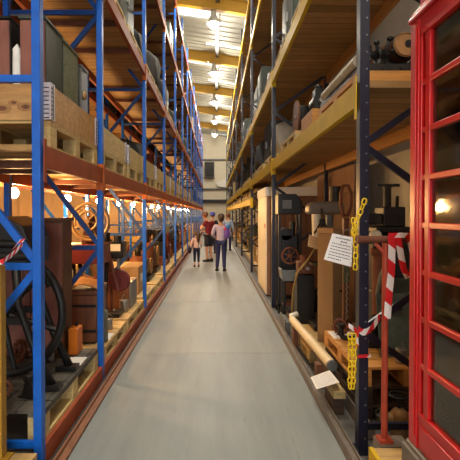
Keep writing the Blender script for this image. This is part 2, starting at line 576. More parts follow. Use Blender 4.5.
# guide rails along both sides of the aisle
g = MB()
g.box(-1.056, -.99, -2, 45.5, 0.0045, .022); g.box(-1.056, -1.04, -2, 45.5, 0.022, .05)
tag(g.build('guide_rail', 'rail_orange'), 'rusty orange steel guide rail along the left edge of the aisle floor', 'guide rail')
g = MB(); g.box(-1.095, -1.061, 2.6, 45, .0135, .022)  # thin black strip added so the gap reads as deep shade
tag(g.build('gap_shade_strip', 'rubber'), 'added black shade strip in the gap between the left rail and the orange ground beams', 'strip')
g = MB()
g.box(.878, .935, 2.7, 45.5, 0, .05); g.box(.878, .886, 2.7, 45.5, .05, .075); g.box(.927, .935, 2.7, 45.5, .05, .075)
tag(g.build('guide_rail', 'rail_grey'), 'grey brown steel guide rail along the right edge of the aisle floor', 'guide rail')
g = MB(); g.box(1.095, 1.16, 3.2, 45.3, 0.013, .09); g.box(1.095, 1.105, 3.2, 45.3, .09, .13)
tag(g.build('floor_channel', 'rail_grey'), 'second grey brown floor channel, just inside the right rack posts', 'guide rail')

# ------------------------------------------------------------------ racks
YL = [2.79 + .035, 4.35] + [4.35 + 2.7 * i for i in range(1, 14)]
YR = [3.07 + 4.69 * i for i in range(9)]
LL = [2.085, 3.95, 5.8, 7.55]
LR = [2.56, 4.07, 6.45, 8.0]

def upright(rack, y, depth, s, height, nodes, pw, pd, mp, mb_, bolts=False, dull=False):
    """one upright frame: lacing bars (the part) with two posts and two foot plates (sub-parts); s = -1 rack goes to -x"""
    lac = MB()
    xf, xr = s * (pw / 2), s * (depth - pw / 2)
    hz, dg = nodes
    for z in hz:
        lac.bar((xf, 0, z), (xr, 0, z), .03, .045)
    for (za, zb) in dg:
        lac.bar((xf, .012, za), (xr, .012, zb), .03, .045)
    f = lac.build('upright_frame', mb_, rack, rel=True)
    f.location = (0, y, 0)
    for x in (xf, xr):
        p = MB(); p.box(x - pw / 2, x + pw / 2, -pd / 2, pd / 2, .012, height)
        mats = [mp]
        if bolts and x == xf:
            mats.append('steel_metal')
            for i in range(int(height / .115)):
                p.cyl((x + .012, -pd / 2, .1 + i * .115), (x + .012, -pd / 2 - .003, .1 + i * .115), .006, n=8, mi=1)
        p.build('post', mats, f, bevel=.006, rel=True)
        q = MB(); q.box(x - .07, x + .07, -.075, .075, 0, .012)
        q.build('foot_plate', mp, f, rel=True)
    return f

def beam(rack, x, y0, y1, ztop, h, m, s, conn=None):
    b = MB()
    w = .045
    xa, xb = (x - w, x) if s < 0 else (x, x + w)
    b.box(xa, xb, y0, y1, ztop - h, ztop)
    xo = x if s < 0 else x
    e = .006
    if conn:
        for ya, yb in ((y0 - .03, y0 + .012), (y1 - .012, y1 + .03)):
            b.box(min(xo, xo - s * e), max(xo, xo - s * e), ya, yb, ztop - h - .09, ztop + .04)
    mats = [m]
    if conn and conn != 1:
        # bright connector plate hooked over the face of the post at the near end
        mats.append(conn)
        pw = .06 if s < 0 else .071
        xa, xb = sorted((x + .002 * -s, x + s * pw))
        b.box(xa, xb, y0 - .034 * 2 - .012, y0 - .034 * 2 - .008 - (.0 if s < 0 else .002), ztop - h - .07, ztop + .04, 1)
        b.box(min(xo, xo - s * .008), max(xo, xo - s * .008), y0 - .079, y0 - .029, ztop - h - .07, ztop + .04, 1)
    o = b.build('shelf_beam', mats, rack, rel=True)
    return o

def hz_nodes():
    return [.17, 1.31, 2.5, 3.6, 4.8, 6.0, 7.2], [(1.31, .2), (1.31, 2.5), (3.6, 2.5), (3.6, 4.8), (6.0, 4.8), (6.0, 7.2)]

rackL = thing('pallet_rack', 'tall blue pallet rack with orange beams along the left side of the aisle', 'pallet rack', (XL, 0, 0))
fproto = None
for i, y in enumerate(YL):
    if i == 0:
        upright(rackL, y, .96, -1, 8.25, hz_nodes(), .055, .068, 'blue_paint', 'blue_paint')
    elif i == 1:
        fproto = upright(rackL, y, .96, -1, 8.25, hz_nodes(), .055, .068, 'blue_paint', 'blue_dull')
    else:
        c = copy_tree(fproto, rackL); c.location.y = y
for i in range(len(YL) - 1):
    y0, y1 = YL[i] + .034, YL[i + 1] - .034
    for lv, z in enumerate([.15] + LL):
        h = .145 if lv == 1 else .14
        if lv == 0:
            beam(rackL, .0, y0, y1, z, h, 'orange_paint', -1)
            if i < 3: beam(rackL, -.86, y0, y1, z, h, 'orange_paint', -1)
            continue
        beam(rackL, .006, y0, y1, z, h, 'orange_paint', -1, conn='orange_bright' if i else 1)
        if i < (14 if lv == 1 else 4): beam(rackL, -.9, y0, y1, z, h, 'orange_paint', -1)
        d = MB(); d.box(-.95, -.042, y0 - .02, y1 + .02, z - .03, z + .003)
        d.build('shelf_deck', 'deck_wood', rackL, rel=True)
        if i < 6:
            for k in (1, 2):
                e = MB()
                e.bar((-.9, y0 + (y1 - y0) * k / 3, z - .07), (-.045, y0 + (y1 - y0) * k / 3, z - .07), .04, .06)
                e.build('deck_bar', 'rust_metal', rackL, rel=True)

rackB = thing('pallet_rack', 'second blue rack standing back to back behind the left rack, lit by bulbs', 'pallet rack', (-2.35, 0, 0))
fp2 = None
for i in range(0, 11):
    y = YL[i]
    if fp2 is None:
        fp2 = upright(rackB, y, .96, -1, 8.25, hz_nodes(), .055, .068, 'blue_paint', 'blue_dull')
    else:
        c = copy_tree(fp2, rackB); c.location.y = y
for i in range(0, 10):
    y0, y1 = YL[i] + .034, YL[i + 1] - .034
    for z in LL[:3]:
        beam(rackB, .0, y0, y1, z, .14, 'orange_paint', -1)
        d = MB(); d.box(-.95, -.042, y0 - .02, y1 + .02, z - .03, z + .003)
        d.build('shelf_deck', 'deck_dark', rackB, rel=True)

rackR = thing('pallet_rack', 'tall dark blue pallet rack with yellow beams along the right side of the aisle', 'pallet rack', (XR, 0, 0))
hR = [.17, 7.4]
dR = []
zc = .83
for k in range(6):
    dR += [(zc - (.65 if k else .60), None)]
hzR, dgR = [.17], []
for k in range(6):
    f = .83 + 1.29 * k
    dgR += [(f, max(.2, f - .65)), (f, f + .65)]
hzR.append(8.3)
fpR = None
for i, y in enumerate(YR):
    if i == 0:
        upright(rackR, y, .98, 1, 8.7, (hzR, dgR), .066, .077, 'navy_paint', 'navy_paint', bolts=True)
    elif fpR is None:
        fpR = upright(rackR, y, .98, 1, 8.7, (hzR, dgR), .066, .077, 'navy_paint', 'navy_paint')
    else:
        c = copy_tree(fpR, rackR); c.location.y = y
for i in range(len(YR) - 1):
    y0, y1 = YR[i] + .0385, YR[i + 1] - .0385
    lv = list(LR)
    if i >= 2: lv = [2.04] + lv
    for z in lv:
        beam(rackR, -.006, y0, y1, z, .17, 'yellow_paint', 1, conn='yellow_paint' if i else 1)
        if i < 3: beam(rackR, .93, y0, y1, z, .17, 'orange_wood', 1)
        d = MB(); d.box(.04, .97, y0 - .03, y1 + .03, z - .045, z + .004)
        d.build('shelf_deck', 'deck_wood' if i < 3 else 'deck_dark', rackR, rel=True)

# bulbs hanging in the gap behind the blue rack, on short arms from its rear beams
wproto = None
for i in range(19):
    y = 4.85 + 1.75 * i
    lbl = f'glowing warm bulb behind the left rack\'s bottom shelf, {ORD[i]} from the camera'
    if wproto is None:
        wproto = thing('shelf_bulb', lbl, 'lamp', (-2.20, y, 1.87), group='warm bulbs behind the left bottom shelf')
        a = MB(); a.cyl((0, 0, .05), (0, 0, .1), .026); a.tube([(0, 0, .09), (0, 0, .12), (.03, 0, .13), (.152, 0, .13)], .009, 8)
        a.build('lamp_holder', 'rail_grey', wproto, rel=True)
        a = MB(); a.ball((0, 0, 0), (.05, .05, .058)); a.build('bulb', 'bulb_warm', wproto, rel=True)
    else:
        o = copy_tree(wproto); o.location = (-2.20, y, 1.87); o['label'] = lbl
    add_light('bulb_light', (-2.20, y, 1.76), 74, (1, .56, .20), .07)
# ------------------------------------------------------------------ goods: one builder per kind, then copies
def pallet_near(loc, label, ly=1.2, lx=.9, h=.144, board='pale_wood_x', block='pale_wood_y', group=None, rz=0):
    t = thing('wooden_pallet', label, 'pallet', loc, rz, group)
    d = MB()
    n = max(5, int(ly / .17))
    for i in range(n):
        yy = -ly / 2 + (ly / n) * i
        d.box(-lx / 2, lx / 2, yy + .008, yy + ly / n - .008, h - .02, h)
    for x in (-1, 0, 1):
        d.box(x * (lx / 2 - .05) - .05, x * (lx / 2 - .05) + .05, -ly / 2, ly / 2, h - .042, h - .02)
    d.build('deck_boards', board, t, rel=True)
    for x in (-1, 0, 1):
        for y in (-1, 0, 1):
            b = MB(); b.cbox((x * (lx / 2 - .05), y * (ly / 2 - .06), .022 + (h - .064) / 2), (.1, .12, h - .064))
            b.build('block', block, t, rel=True)
        b = MB(); b.box(x * (lx / 2 - .05) - .05, x * (lx / 2 - .05) + .05, -ly / 2, ly / 2, 0, .022)
        b.build('base_board', block, t, rel=True)
    return t

def k_pallet():
    d = MB()
    h, lx, ly = .144, .9, 1.2
    for i in range(7):
        yy = -ly / 2 + (ly / 7) * i
        d.box(-lx / 2, lx / 2, yy + .008, yy + ly / 7 - .008, h - .03, h)
    for x in (-1, 0, 1):
        for y in (-1, 0, 1):
            d.cbox((x * (lx / 2 - .05), y * (ly / 2 - .06), .022 + (h - .052) / 2), (.1, .12, h - .052))
        d.box(x * (lx / 2 - .05) - .05, x * (lx / 2 - .05) + .05, -ly / 2, ly / 2, 0, .022)
    return d.build('wooden_pallet', 'pale_wood_y')

def k_collar(ly=1.2, lx=.9, h=.21, near=False):
    t = thing('pallet_collar', '-', 'pallet collar')
    b = MB()
    for s in (-1, 1):
        b.box(s * (lx / 2 - .011) - .011, s * (lx / 2 - .011) + .011, -ly / 2, ly / 2, 0, h)
        b.box(-lx / 2 + .022, lx / 2 - .022, s * (ly / 2 - .011) - .011, s * (ly / 2 - .011) + .011, 0, h)
    if near:
        for kx, kz, kr in ((.28, .09, .03), (.20, .12, .022), (.12, .08, .034), (-.1, .14, .03), (-.3, .07, .026)):
            for q, mi in ((1.5, 1), (1.0, 2)):
                b.ball((kx, -ly / 2, kz), (kr * q * 1.3, .0012 * (3 - mi * .5) * (1 if mi == 1 else 1.6), kr * q * .7), 16, 10, mi)
    b.build('side_boards', ['knot_wood' if near else 'pale_wood_y', 'leather', 'brown_wood'], t, rel=True)
    for sx in (-1, 1):
        for sy in (-1, 1):
            q = MB()
            x, y = sx * lx / 2, sy * ly / 2
            q.box(min(x + sx * .004, x), max(x + sx * .004, x), min(y, y - sy * .075), max(y, y - sy * .075), .004, h + .012)
            q.box(min(x + sx * .004, x - sx * .075), max(x + sx * .004, x - sx * .075), min(y, y + sy * .004), max(y, y + sy * .004), .004, h + .012)
            nb = 8
            for i in range(nb):
                za = .012 + (h - .01) * i / nb
                q.box(min(x + sx * .0055, x), max(x + sx * .0055, x), min(y - sy * .006, y - sy * .034), max(y - sy * .006, y - sy * .034), za, za + .007, 1)
                q.box(min(x - sx * .008, x - sx * .06), max(x - sx * .008, x - sx * .06), min(y, y + sy * .0055), max(y, y + sy * .0055), za, za + .007, 1)
            q.box(min(x + sx * .0055, x), max(x + sx * .0055, x), min(y - sy * .038, y - sy * .048), max(y - sy * .038, y - sy * .048), .01, h, 1)
            q.build('hinge', ['hinge_metal', 'dark_metal'], t, rel=True)
    return t

def k_crate():
    t = thing('slatted_crate', '-', 'crate')
    w, l, h = .74, .96, .62
    for s in (-1, 1):
        p = MB()
        for i in range(4): p.box(s * w / 2 - .01, s * w / 2 + .01, -l / 2, l / 2, .02 + i * .155, .145 + i * .155)
        for y in (-1, 0, 1): p.box(s * (w / 2 - .02) - .012, s * (w / 2 - .02) + .012, y * (l / 2 - .05) - .035, y * (l / 2 - .05) + .035, 0, h)
        p.build('side_panel', 'pale_wood_y', t, rel=True)
        p = MB()
        for i in range(4): p.box(-w / 2 + .04, w / 2 - .04, s * l / 2 - .01, s * l / 2 + .01, .02 + i * .155, .145 + i * .155)
        p.build('end_panel', 'pale_wood_x', t, rel=True)
    p = MB()
    for i in range(5): p.box(-w / 2, w / 2, -l / 2 + i * l / 5 + .008, -l / 2 + (i + 1) * l / 5 - .008, h, h + .02)
    p.build('lid', 'pale_wood_x', t, rel=True)
    return t

def k_carton():
    t = thing('cardboard_box', '-', 'box')
    b = MB(); b.box(-.3, .3, -.4, .4, 0, .48); b.build('carton_body', 'cardboard', t, bevel=.006, rel=True)
    b = MB(); b.box(-.301, -.005, -.4, .4, .482, .487); b.box(.005, .301, -.4, .4, .482, .487); b.build('flaps', 'cardboard', t, rel=True)
    b = MB(); b.box(-.03, .03, -.402, .402, .488, .49); b.build('tape', 'tan_paper', t, rel=True)
    b = MB(); b.box(.3005, .302, -.2, .05, .2, .34); b.build('paper_label', 'paper', t, rel=True)
    return t

def k_drum(m='green_metal'):
    t = thing('steel_drum', '-', 'drum')
    b = MB(); b.lathe([(.01, 0), (.29, 0), (.295, .02), (.285, .03), (.285, .28), (.297, .30), (.285, .32), (.285, .56), (.297, .58), (.285, .60), (.285, .86), (.296, .88), (.27, .875), (.01, .865)], n=28)
    b.build('drum_body', m, t, rel=True)
    b = MB(); b.ring((0, 0, .882), (0, 0, 1), .288, .012, 28, 6); b.build('lid_ring', 'steel_metal', t, rel=True)
    b = MB(); b.cyl((.17, 0, .86), (.17, 0, .885), .03); b.build('bung', 'steel_metal', t, rel=True)
    return t

def k_cabinet():
    t = thing('metal_cabinet', '-', 'cabinet')
    b = MB(); b.box(-.28, .28, -.46, .46, .03, .95)
    b.box(-.26, .26, -.44, .44, 0, .03)
    b.build('casing', 'green_metal', t, bevel=.008, rel=True)
    for s in (-1, 1):
        d = MB(); d.box(.281, .297, min(0, s * .45) + .006, max(0, s * .45) - .006, .05, .93)
        do = d.build('door', 'green_metal', t, bevel=.004, rel=True)
        h = MB(); h.box(.297, .318, s * .05 - .01, s * .05 + .01, .42, .56); h.build('handle', 'steel_metal', do, rel=True)
    v = MB()
    for i in range(5): v.box(-.2, .2, -.464, -.461, .6 + i * .05, .625 + i * .05)
    v.build('vent', 'dark_metal', t, rel=True)
    return t

def wheel(mb, c, axis, Rr, r, spokes=6, hub=.05, w=.03, mi=0):
    c = Vector(c); ax = Vector(axis).normalized()
    mb.ring(c, ax, Rr, r, 36, 8, mi)
    u = Vector((0, 0, 1)) if abs(ax.z) < .9 else Vector((1, 0, 0))
    a = ax.cross(u).normalized(); b = ax.cross(a)
    for i in range(spokes):
        t = 2 * math.pi * i / spokes + .3
        e = a * math.cos(t) + b * math.sin(t)
        mb.cyl(c + e * hub * .6, c + e * (Rr - r * .5), w * .55, w * .4, 8, mi)
    mb.cyl(c - ax * w * 1.3, c + ax * w * 1.3, hub, n=16, mi=mi)

def k_engine(bm='rust_metal'):
    t = thing('stationary_engine', '-', 'engine')
    b = MB(); b.box(-.26, .26, -.42, .42, 0, .1); b.box(-.2, .2, -.36, .3, .1, .2)
    b.build('base', bm, t, bevel=.01, rel=True)
    b = MB(); b.box(-.15, .15, -.28, .1, .2, .5); b.cyl((0, -.1, .5), (0, -.1, .72), .13, .11); b.cyl((0, -.1, .72), (0, -.1, .76), .15)
    for i in range(5): b.cyl((0, -.1, .53 + i * .04), (0, -.1, .545 + i * .04), .155)
    b.build('cylinder_block', 'dark_metal', t, rel=True)
    b = MB(); wheel(b, (.24, .16, .40), (1, 0, 0), .27, .028); b.build('flywheel', 'darkred_paint', t, rel=True)
    b = MB(); b.cyl((-.2, .16, .40), (.3, .16, .40), .028); b.build('crankshaft', 'steel_metal', t, rel=True)
    b = MB(); b.tube([(-.1, -.2, .66), (-.2, -.28, .7), (-.2, -.3, .85)], .03); b.build('exhaust_pipe', 'rust_metal', t, rel=True)
    b = MB(); b.box(-.12, .12, .02, .3, .56, .74); b.cyl((0, .16, .74), (0, .16, .77), .04); b.build('fuel_tank', 'rust_metal', t, bevel=.03, rel=True)
    return t

def k_lathe():
    t = thing('bench_lathe', '-', 'machine')
    b = MB()
    b.prism([(-.12, -.5, .42), (.12, -.5, .42), (.12, -.5, .5), (.08, -.5, .54), (-.08, -.5, .54), (-.12, -.5, .5)], (0, 1, 0))
    b.build('bed', 'dark_metal', t, rel=True)
    for y in (-.4, .4):
        l = MB(); l.prism([(-.22, y - .06, 0), (.22, y - .06, 0), (.1, y - .06, .42), (-.1, y - .06, .42)], (0, .12, 0)); l.build('leg', 'rust_metal', t, rel=True)
    b = MB(); b.box(-.13, .13, -.5, -.18, .541, .80); b.cyl((0, -.18, .68), (0, -.08, .68), .1); b.build('headstock', 'green_metal', t, bevel=.02, rel=True)
    b = MB(); b.box(-.08, .08, .3, .46, .541, .70); b.cyl((0, .18, .68), (0, .5, .68), .03); b.build('tailstock', 'dark_metal', t, bevel=.01, rel=True)
    b = MB(); wheel(b, (.16, .02, .5), (1, 0, 0), .09, .012, 4, .025, .02); b.cyl((.02, .02, .5), (.17, .02, .5), .012); b.build('hand_wheel', 'steel_metal', t, rel=True)
    b = MB(); b.cyl((-.1, -.34, .1), (-.1, -.06, .1), .095); b.build('motor', 'grey_metal', t, rel=True)
    return t

def k_reel():
    t = thing('cable_reel', '-', 'reel')
    for s in (-1, 1):
        b = MB(); b.cyl((s * .2, 0, .36), (s * .24, 0, .36), .36, n=32); b.build('flange', 'brown_wood', t, rel=True)
    b = MB(); b.cyl((-.2, 0, .36), (.2, 0, .36), .24, n=28)
    for i in range(9): b.ring((-.18 + i * .045, 0, .36), (1, 0, 0), .245, .022, 28, 6)
    b.build('wound_cable', 'rubber', t, rel=True)
    b = MB(); b.cyl((-.25, 0, .36), (.25, 0, .36), .05); b.build('hub', 'steel_metal', t, rel=True)
    return t

def k_bundle(m='canvas_dark'):
    t = thing('wrapped_bundle', '-', 'bundle')
    b = MB()
    n, mm = 28, 14
    rr = random.Random(3)
    vs = []
    for j in range(mm + 1):
        ph = math.pi * j / mm
        for i in range(n):
            a = 2 * math.pi * i / n
            cx, sx = math.cos(a), math.sin(a)
            p = 3.4
            k = (abs(cx) ** p + abs(sx) ** p) ** (-1 / p)
            q = math.sin(ph) ** .55 if 0 < j < mm else 0
            f = 1 + .05 * math.sin(5 * a + 3 * ph) + rr.uniform(-.02, .02)
            z = .34 - .34 * math.copysign(abs(math.cos(ph)) ** .6, -math.cos(ph)) * -1
            vs.append((.36 * k * cx * q * f, .48 * k * sx * q * f, max(0, min(.7, z + .03 * math.sin(3 * a) * q))))
    b._add(vs, [(j * n + i, (j + 1) * n + i, (j + 1) * n + (i + 1) % n, j * n + (i + 1) % n) for j in range(mm) for i in range(n)], 0, True)
    b.build('cover', m, t, rel=True)
    for y in (-.2, .2):
        s = MB(); s.ring((0, y, .345), (0, 1, 0), .33, .012, 28, 6); s.build('strap', 'tan_paper', t, rel=True)
    return t

def k_pump():
    t = thing('water_pump', '-', 'pump')
    b = MB(); b.box(-.25, .25, -.38, .38, 0, .07); b.build('base_plate', 'dark_metal', t, rel=True)
    b = MB(); b.lathe([(.01, -.16), (.16, -.15), (.22, -.08), (.22, .08), (.16, .15), (.01, .16)], (0, -.14, .3), (1, 0, 0)); b.box(-.08, .08, -.25, -.03, .07, .2); b.build('pump_casing', 'rust_metal', t, rel=True)
    b = MB(); b.tube([(0, -.14, .5), (0, -.14, .62), (0, -.06, .7), (0, .12, .7)], .06, 12); b.cyl((0, .1, .7), (0, .14, .7), .1); b.build('outlet_pipe', 'dark_metal', t, rel=True)
    b = MB(); b.cyl((-.14, .2, .26), (.14, .2, .26), .17, n=20); b.box(-.1, .1, .1, .3, .07, .14); b.build('motor', 'grey_metal', t, rel=True)
    b = MB(); wheel(b, (.2, .2, .26), (1, 0, 0), .16, .02, 5, .04, .025); b.build('pulley', 'brass_metal', t, rel=True)
    return t

def k_tank():
    t = thing('horizontal_tank', '-', 'tank')
    b = MB(); b.lathe([(.001, -.5), (.14, -.48), (.23, -.42), (.25, -.36), (.25, .36), (.23, .42), (.14, .48), (.001, .5)], (0, 0, .36), (0, 1, 0), 28)
    b.build('tank_shell', 'grey_metal', t, rel=True)
    for y in (-.3, .3):
        l = MB(); l.prism([(-.22, y - .03, 0), (.22, y - .03, 0), (.19, y - .03, .2), (-.19, y - .03, .2)], (0, .06, 0)); l.build('leg', 'dark_metal', t, rel=True)
    b = MB(); b.cyl((0, .1, .6), (0, .1, .68), .05); b.cyl((0, .1, .68), (0, .1, .7), .09); b.build('valve', 'brass_metal', t, rel=True)
    return t

def k_boards():
    t = thing('timber_stack', '-', 'timber')
    rr = random.Random(5)
    for i in range(4):
        for j in range(3):
            b = MB(); dx, dy = rr.uniform(-.015, .015), rr.uniform(-.06, .06)
            b.box(-.3 + j * .2 + dx * .3, -.115 + j * .2 + dx * .3, -.5 + dy, .5 + dy, i * .062, i * .062 + .058)
            b.build('board', 'pale_wood_y' if (i + j) % 3 else 'brown_wood', t, rel=True)
    return t

KINDS = {
    'pallet': (k_pallet, 'pale wooden pallet', 'pallet'), 'collar': (k_collar, 'pale pallet collar with hinges', 'pallet collar'),
    'crate': (k_crate, 'slatted wooden crate', 'crate'), 'carton': (k_carton, 'brown cardboard box', 'box'),
    'drum': (k_drum, 'green steel drum', 'drum'), 'cabinet': (k_cabinet, 'dark green metal cabinet', 'cabinet'),
    'engine': (k_engine, 'rusty red-wheeled engine', 'engine'), 'lathe': (k_lathe, 'dark bench lathe', 'machine'),
    'reel': (k_reel, 'black cable reel', 'reel'), 'bundle': (k_bundle, 'dark canvas bundle', 'bundle'),
    'pump': (k_pump, 'rusty water pump', 'pump'), 'tank': (k_tank, 'grey horizontal tank', 'tank'),
    'pale_bundle': (lambda: k_bundle('canvas_pale'), 'pale canvas bundle', 'bundle'),
    'boards': (k_boards, 'stack of short boards', 'timber'),
}
HGT = {'crate': .64, 'carton': .5, 'drum': .9, 'cabinet': .96, 'engine': .85, 'lathe': .8, 'reel': .73, 'bundle': .7, 'pump': .8, 'tank': .7, 'boards': .25, 'pale_bundle': .7}
PROTO = {}
COUNT = {}
def place(kind, loc, where, rz=0.0, sc=(1, 1, 1), side=''):
    fn, desc, cat = KINDS[kind]
    if kind not in PROTO:
        o = PROTO[kind] = fn()
    else:
        o = copy_tree(PROTO[kind])
    o.location = loc; o.rotation_euler = (0, 0, rz); o.scale = sc
    k = (kind, where)
    n = COUNT[k] = COUNT.get(k, 0) + 1
    of = 'one' if n > 1 else ''
    o['label'] = f'{desc} on {where}, {ORD[min(n, 30) - 1]} of these from camera'
    o['category'] = cat
    o['group'] = f'{desc}s on {where}'
    return o

SH = ['bottom', 'first', 'second', 'third', 'top']
rg = random.Random(21)
MIX = ['crate', 'carton', 'drum', 'cabinet', 'engine', 'lathe', 'reel', 'bundle', 'pump', 'tank', 'boards', 'bundle', 'cabinet']
# left rack: shelves one to four
for i in range(len(YL) - 1):
    y0, y1 = YL[i], YL[i + 1]
    cs = [(y0 + y1) / 2] if y1 - y0 < 2 else [y0 + .68, y0 + 2.02]
    for lv in range(5):
        if lv == 0 and i < 2: continue
        if lv == 1 and i == 0: continue
        z = ([.15] + LL)[lv] + (.001 if lv == 0 else .005)
        where = f"the blue rack's {SH[lv]} shelf"
        for j, yc in enumerate(cs):
            xc = XL - .03 - .45
            place('pallet', (xc, yc, z), where, 0, (1, 1, 1.35 if lv == 1 else 1))
            zz = z + (.1955 if lv == 1 else .146)
            if lv == 1 and i < 7:
                place('collar', (xc, yc, zz), where, 0, (1, 1, 1.12))
                if rg.random() < .75:
                    k = rg.choice(['carton', 'engine', 'bundle', 'pump', 'boards'])
                    if i == 2: k = ['bundle', 'engine'][j]
                    place(k, (xc, yc + rg.uniform(-.04, .04), zz), where, 0, (.9, .95, rg.uniform(.8, 1.05)))
                continue
            k = rg.choice(MIX)
            if lv == 0: k = rg.choice(['engine', 'pump', 'lathe', 'carton', 'crate', 'engine', 'drum', 'pump'])
            hs = rg.uniform(.85, 1.25) if lv else rg.uniform(.9, 1.35)
            place(k, (xc + rg.uniform(-.03, .06), yc + rg.uniform(-.06, .06), zz), where, 0, (1.05, 1.05, hs))
# right rack
for i in range(len(YR) - 1):
    y0 = YR[i]
    levels = [('bottom', .13)] + [(SH[k + 1], LR[k]) for k in range(4)]
    if i >= 2: levels.append(('low extra', 2.04))
    for nm, z in levels:
        if nm == 'bottom' and i < 1: continue
        if nm == 'first' and i < 1: continue
        where = f"the yellow rack's {nm} shelf"
        for j, off in enumerate((.8, 2.35, 3.9)):
            yc = y0 + off
            if nm == 'bottom' and i == 1 and yc < 11: continue
            xc = XR + .03 + .45 + (.09 if nm == 'bottom' else 0)
            zz = z + (.001 if nm == 'bottom' else .006)
            if nm == 'bottom':
                zz = .002; xc += .05
            place('pallet', (xc, yc, zz), where)
            k = rg.choice(MIX)
            if nm == 'low extra': k = 'boards'
            if nm == 'first' and i == 1 and j == 0: k = 'pale_bundle'
            h = HGT[k]
            if nm == 'bottom': k = rg.choice(['engine', 'pump', 'lathe', 'carton', 'crate', 'drum', 'tank'])
            hs = rg.uniform(.85, 1.2)
            if nm == 'low extra': hs = min(hs, .19 / HGT[k])
            if nm == 'first': hs = min(hs, 1.1)
            place(k, (xc + rg.uniform(-.06, .02), yc + rg.uniform(-.08, .08), zz + .146), where, math.pi, (1.0, 1.1, hs))
# the rack behind the left one
for i in range(0, 10):
    y0, y1 = YL[i], YL[i + 1]
    cs = [(y0 + y1) / 2] if y1 - y0 < 2 else [y0 + .68, y0 + 2.02]
    for nm, z in (('floor', 0.0), ('first shelf', LL[0]), ('second shelf', LL[1])):
        where = f"the rear blue rack's {nm}"
        for yc in cs:
            k = rg.choice(['crate', 'carton', 'drum', 'cabinet', 'engine', 'pump', 'bundle'])
            place(k, (-2.35 - .47, yc, z + .005), where, 0, (1.05, 1.1, rg.uniform(1.0, 1.5) if z < 2 else 1.1))
# ------------------------------------------------------------------ things built one by one: left side, bottom shelf
pallet_near((-1.59, 3.57, .151), 'pallet with grey boards under the black flywheel machine, nearest on the blue rack\'s bottom shelf', 1.36, .92, .2, 'grey_board', 'pale_wood_y')
pallet_near((-1.58, 5.0, .151), 'pale pallet under the leather covered chest on the blue rack\'s bottom shelf', 1.14, .92, .144, 'pale_wood_x', 'pale_wood_y')
pallet_near((-1.58, 6.29, .151), 'pale pallet under the brown box with a grey side', 1.3, .92, .144, 'pale_wood_x', 'pale_wood_y')

def sheet(name, label, cat, q, m, th=.004, lines=0, ink='ink', seed=1, head=0, group=None):
    """a sheet given by its four corners TL TR BR BL, printed with rows of short strokes"""
    q = [Vector(p) for p in q]
    n = (q[1] - q[0]).cross(q[3] - q[0]).normalized()
    if n.y > 0 and abs(n.y) > .5 or n.z < -.5: n = -n
    b = MB(); b.prism(q, -n * th)
    o = tag(b.build(name, m, bevel=0), label, cat, group)
    if lines:
        rr = random.Random(seed)
        t = MB()
        def pt(u, v): 
            return (q[0] * (1 - u) + q[1] * u) * (1 - v) + (q[3] * (1 - u) + q[2] * u) * v + n * .0012
        rows = [(.12 + .76 * i / (lines - 1)) for i in range(lines)]
        for i, v in enumerate(rows):
            u = .10 if i >= head else (.2 if i == 0 else .45)
            end = .92 if i >= head else (.9 if i == 0 else .8)
            if i == lines - 1: end = .6
            hh = .030 if i >= head else .042
            while u < end - .03:
                wd = min(rr.uniform(.04, .13), end - u)
                t._add([pt(u, v - hh / 2), pt(u + wd, v - hh / 2), pt(u + wd, v + hh / 2), pt(u, v + hh / 2)], [(0, 1, 2, 3)])
                u += wd + .022
        t.build('print', ink, o)
    return o

sheet('paper_sheet', 'white paper lying on the grey boarded pallet beside the black wheel', 'paper',
      [(-1.30, 3.97, .357), (-1.15, 3.97, .357), (-1.15, 3.72, .357), (-1.30, 3.72, .357)], 'paper', .002)
sheet('paper_sheet', 'white paper lying on the pale pallet near the second blue post', 'paper',
      [(-1.26, 4.98, .3), (-1.14, 4.98, .3), (-1.14, 4.72, .3), (-1.26, 4.72, .3)], 'paper', .002)

# black flywheel machine
t = thing('flywheel_machine', 'black cast iron machine with a big spoked flywheel behind the nearest blue post', 'machine', (-1.667, 3.45, .356))
for y in (-.2, .2):
    f = MB()
    f.tube([(-.46, y, .03), (-.34, y, .28), (-.22, y, .62), (-.2, y, .92)], [.035, .03, .028, .035], 8)
    f.tube([(.46, y, .03), (.34, y, .28), (.22, y, .62), (.2, y, .92)], [.035, .03, .028, .035], 8)
    f.bar((-.28, y, .5), (.28, y, .5), .035, .05)
    f.box(-.53, -.36, y - .05, y + .05, .001, .04); f.box(.36, .53, y - .05, y + .05, .001, .04)
    f.build('side_frame', 'black_iron', t, rel=True)
b = MB(); wheel(b, (0, 0, .515), (0, 1, 0), .475, .034, 6, .07, .05); b.build('flywheel', 'black_iron', t, rel=True)
b = MB(); b.cyl((0, -.26, .515), (0, .26, .515), .03); b.build('axle', 'dark_metal', t, rel=True)
b = MB()
prof = [(-.42, .9), (.29, .9), (.30, 1.1), (.26, 1.2), (.12, 1.27), (-.04, 1.265), (-.12, 1.2), (-.2, 1.2), (-.24, 1.13), (-.42, 1.1)]
b.prism([(x, -.22, z) for x, z in prof], (0, .44, 0)); b.build('bed_casting', 'black_iron', t, bevel=.012, rel=True)
b = MB()
for z in (.98, 1.07): b.cyl((-.44, -.235, z), (.32, -.235, z), .03)
b.build('roller', 'dark_metal', t, rel=True)
b = MB(); b.tube([(.3, -.1, 1.1), (.34, -.12, .98), (.36, -.12, .86), (.42, -.12, .74)], [.03, .035, .03, .02], 8); b.build('lever', 'black_iron', t, rel=True)
b = MB(); b.cyl((-.12, -.24, .515), (-.12, -.3, .515), .02); b.bar((0, -.245, .515), (-.16, -.245, .515), .04, .03); b.build('crank', 'steel_metal', t, rel=True)

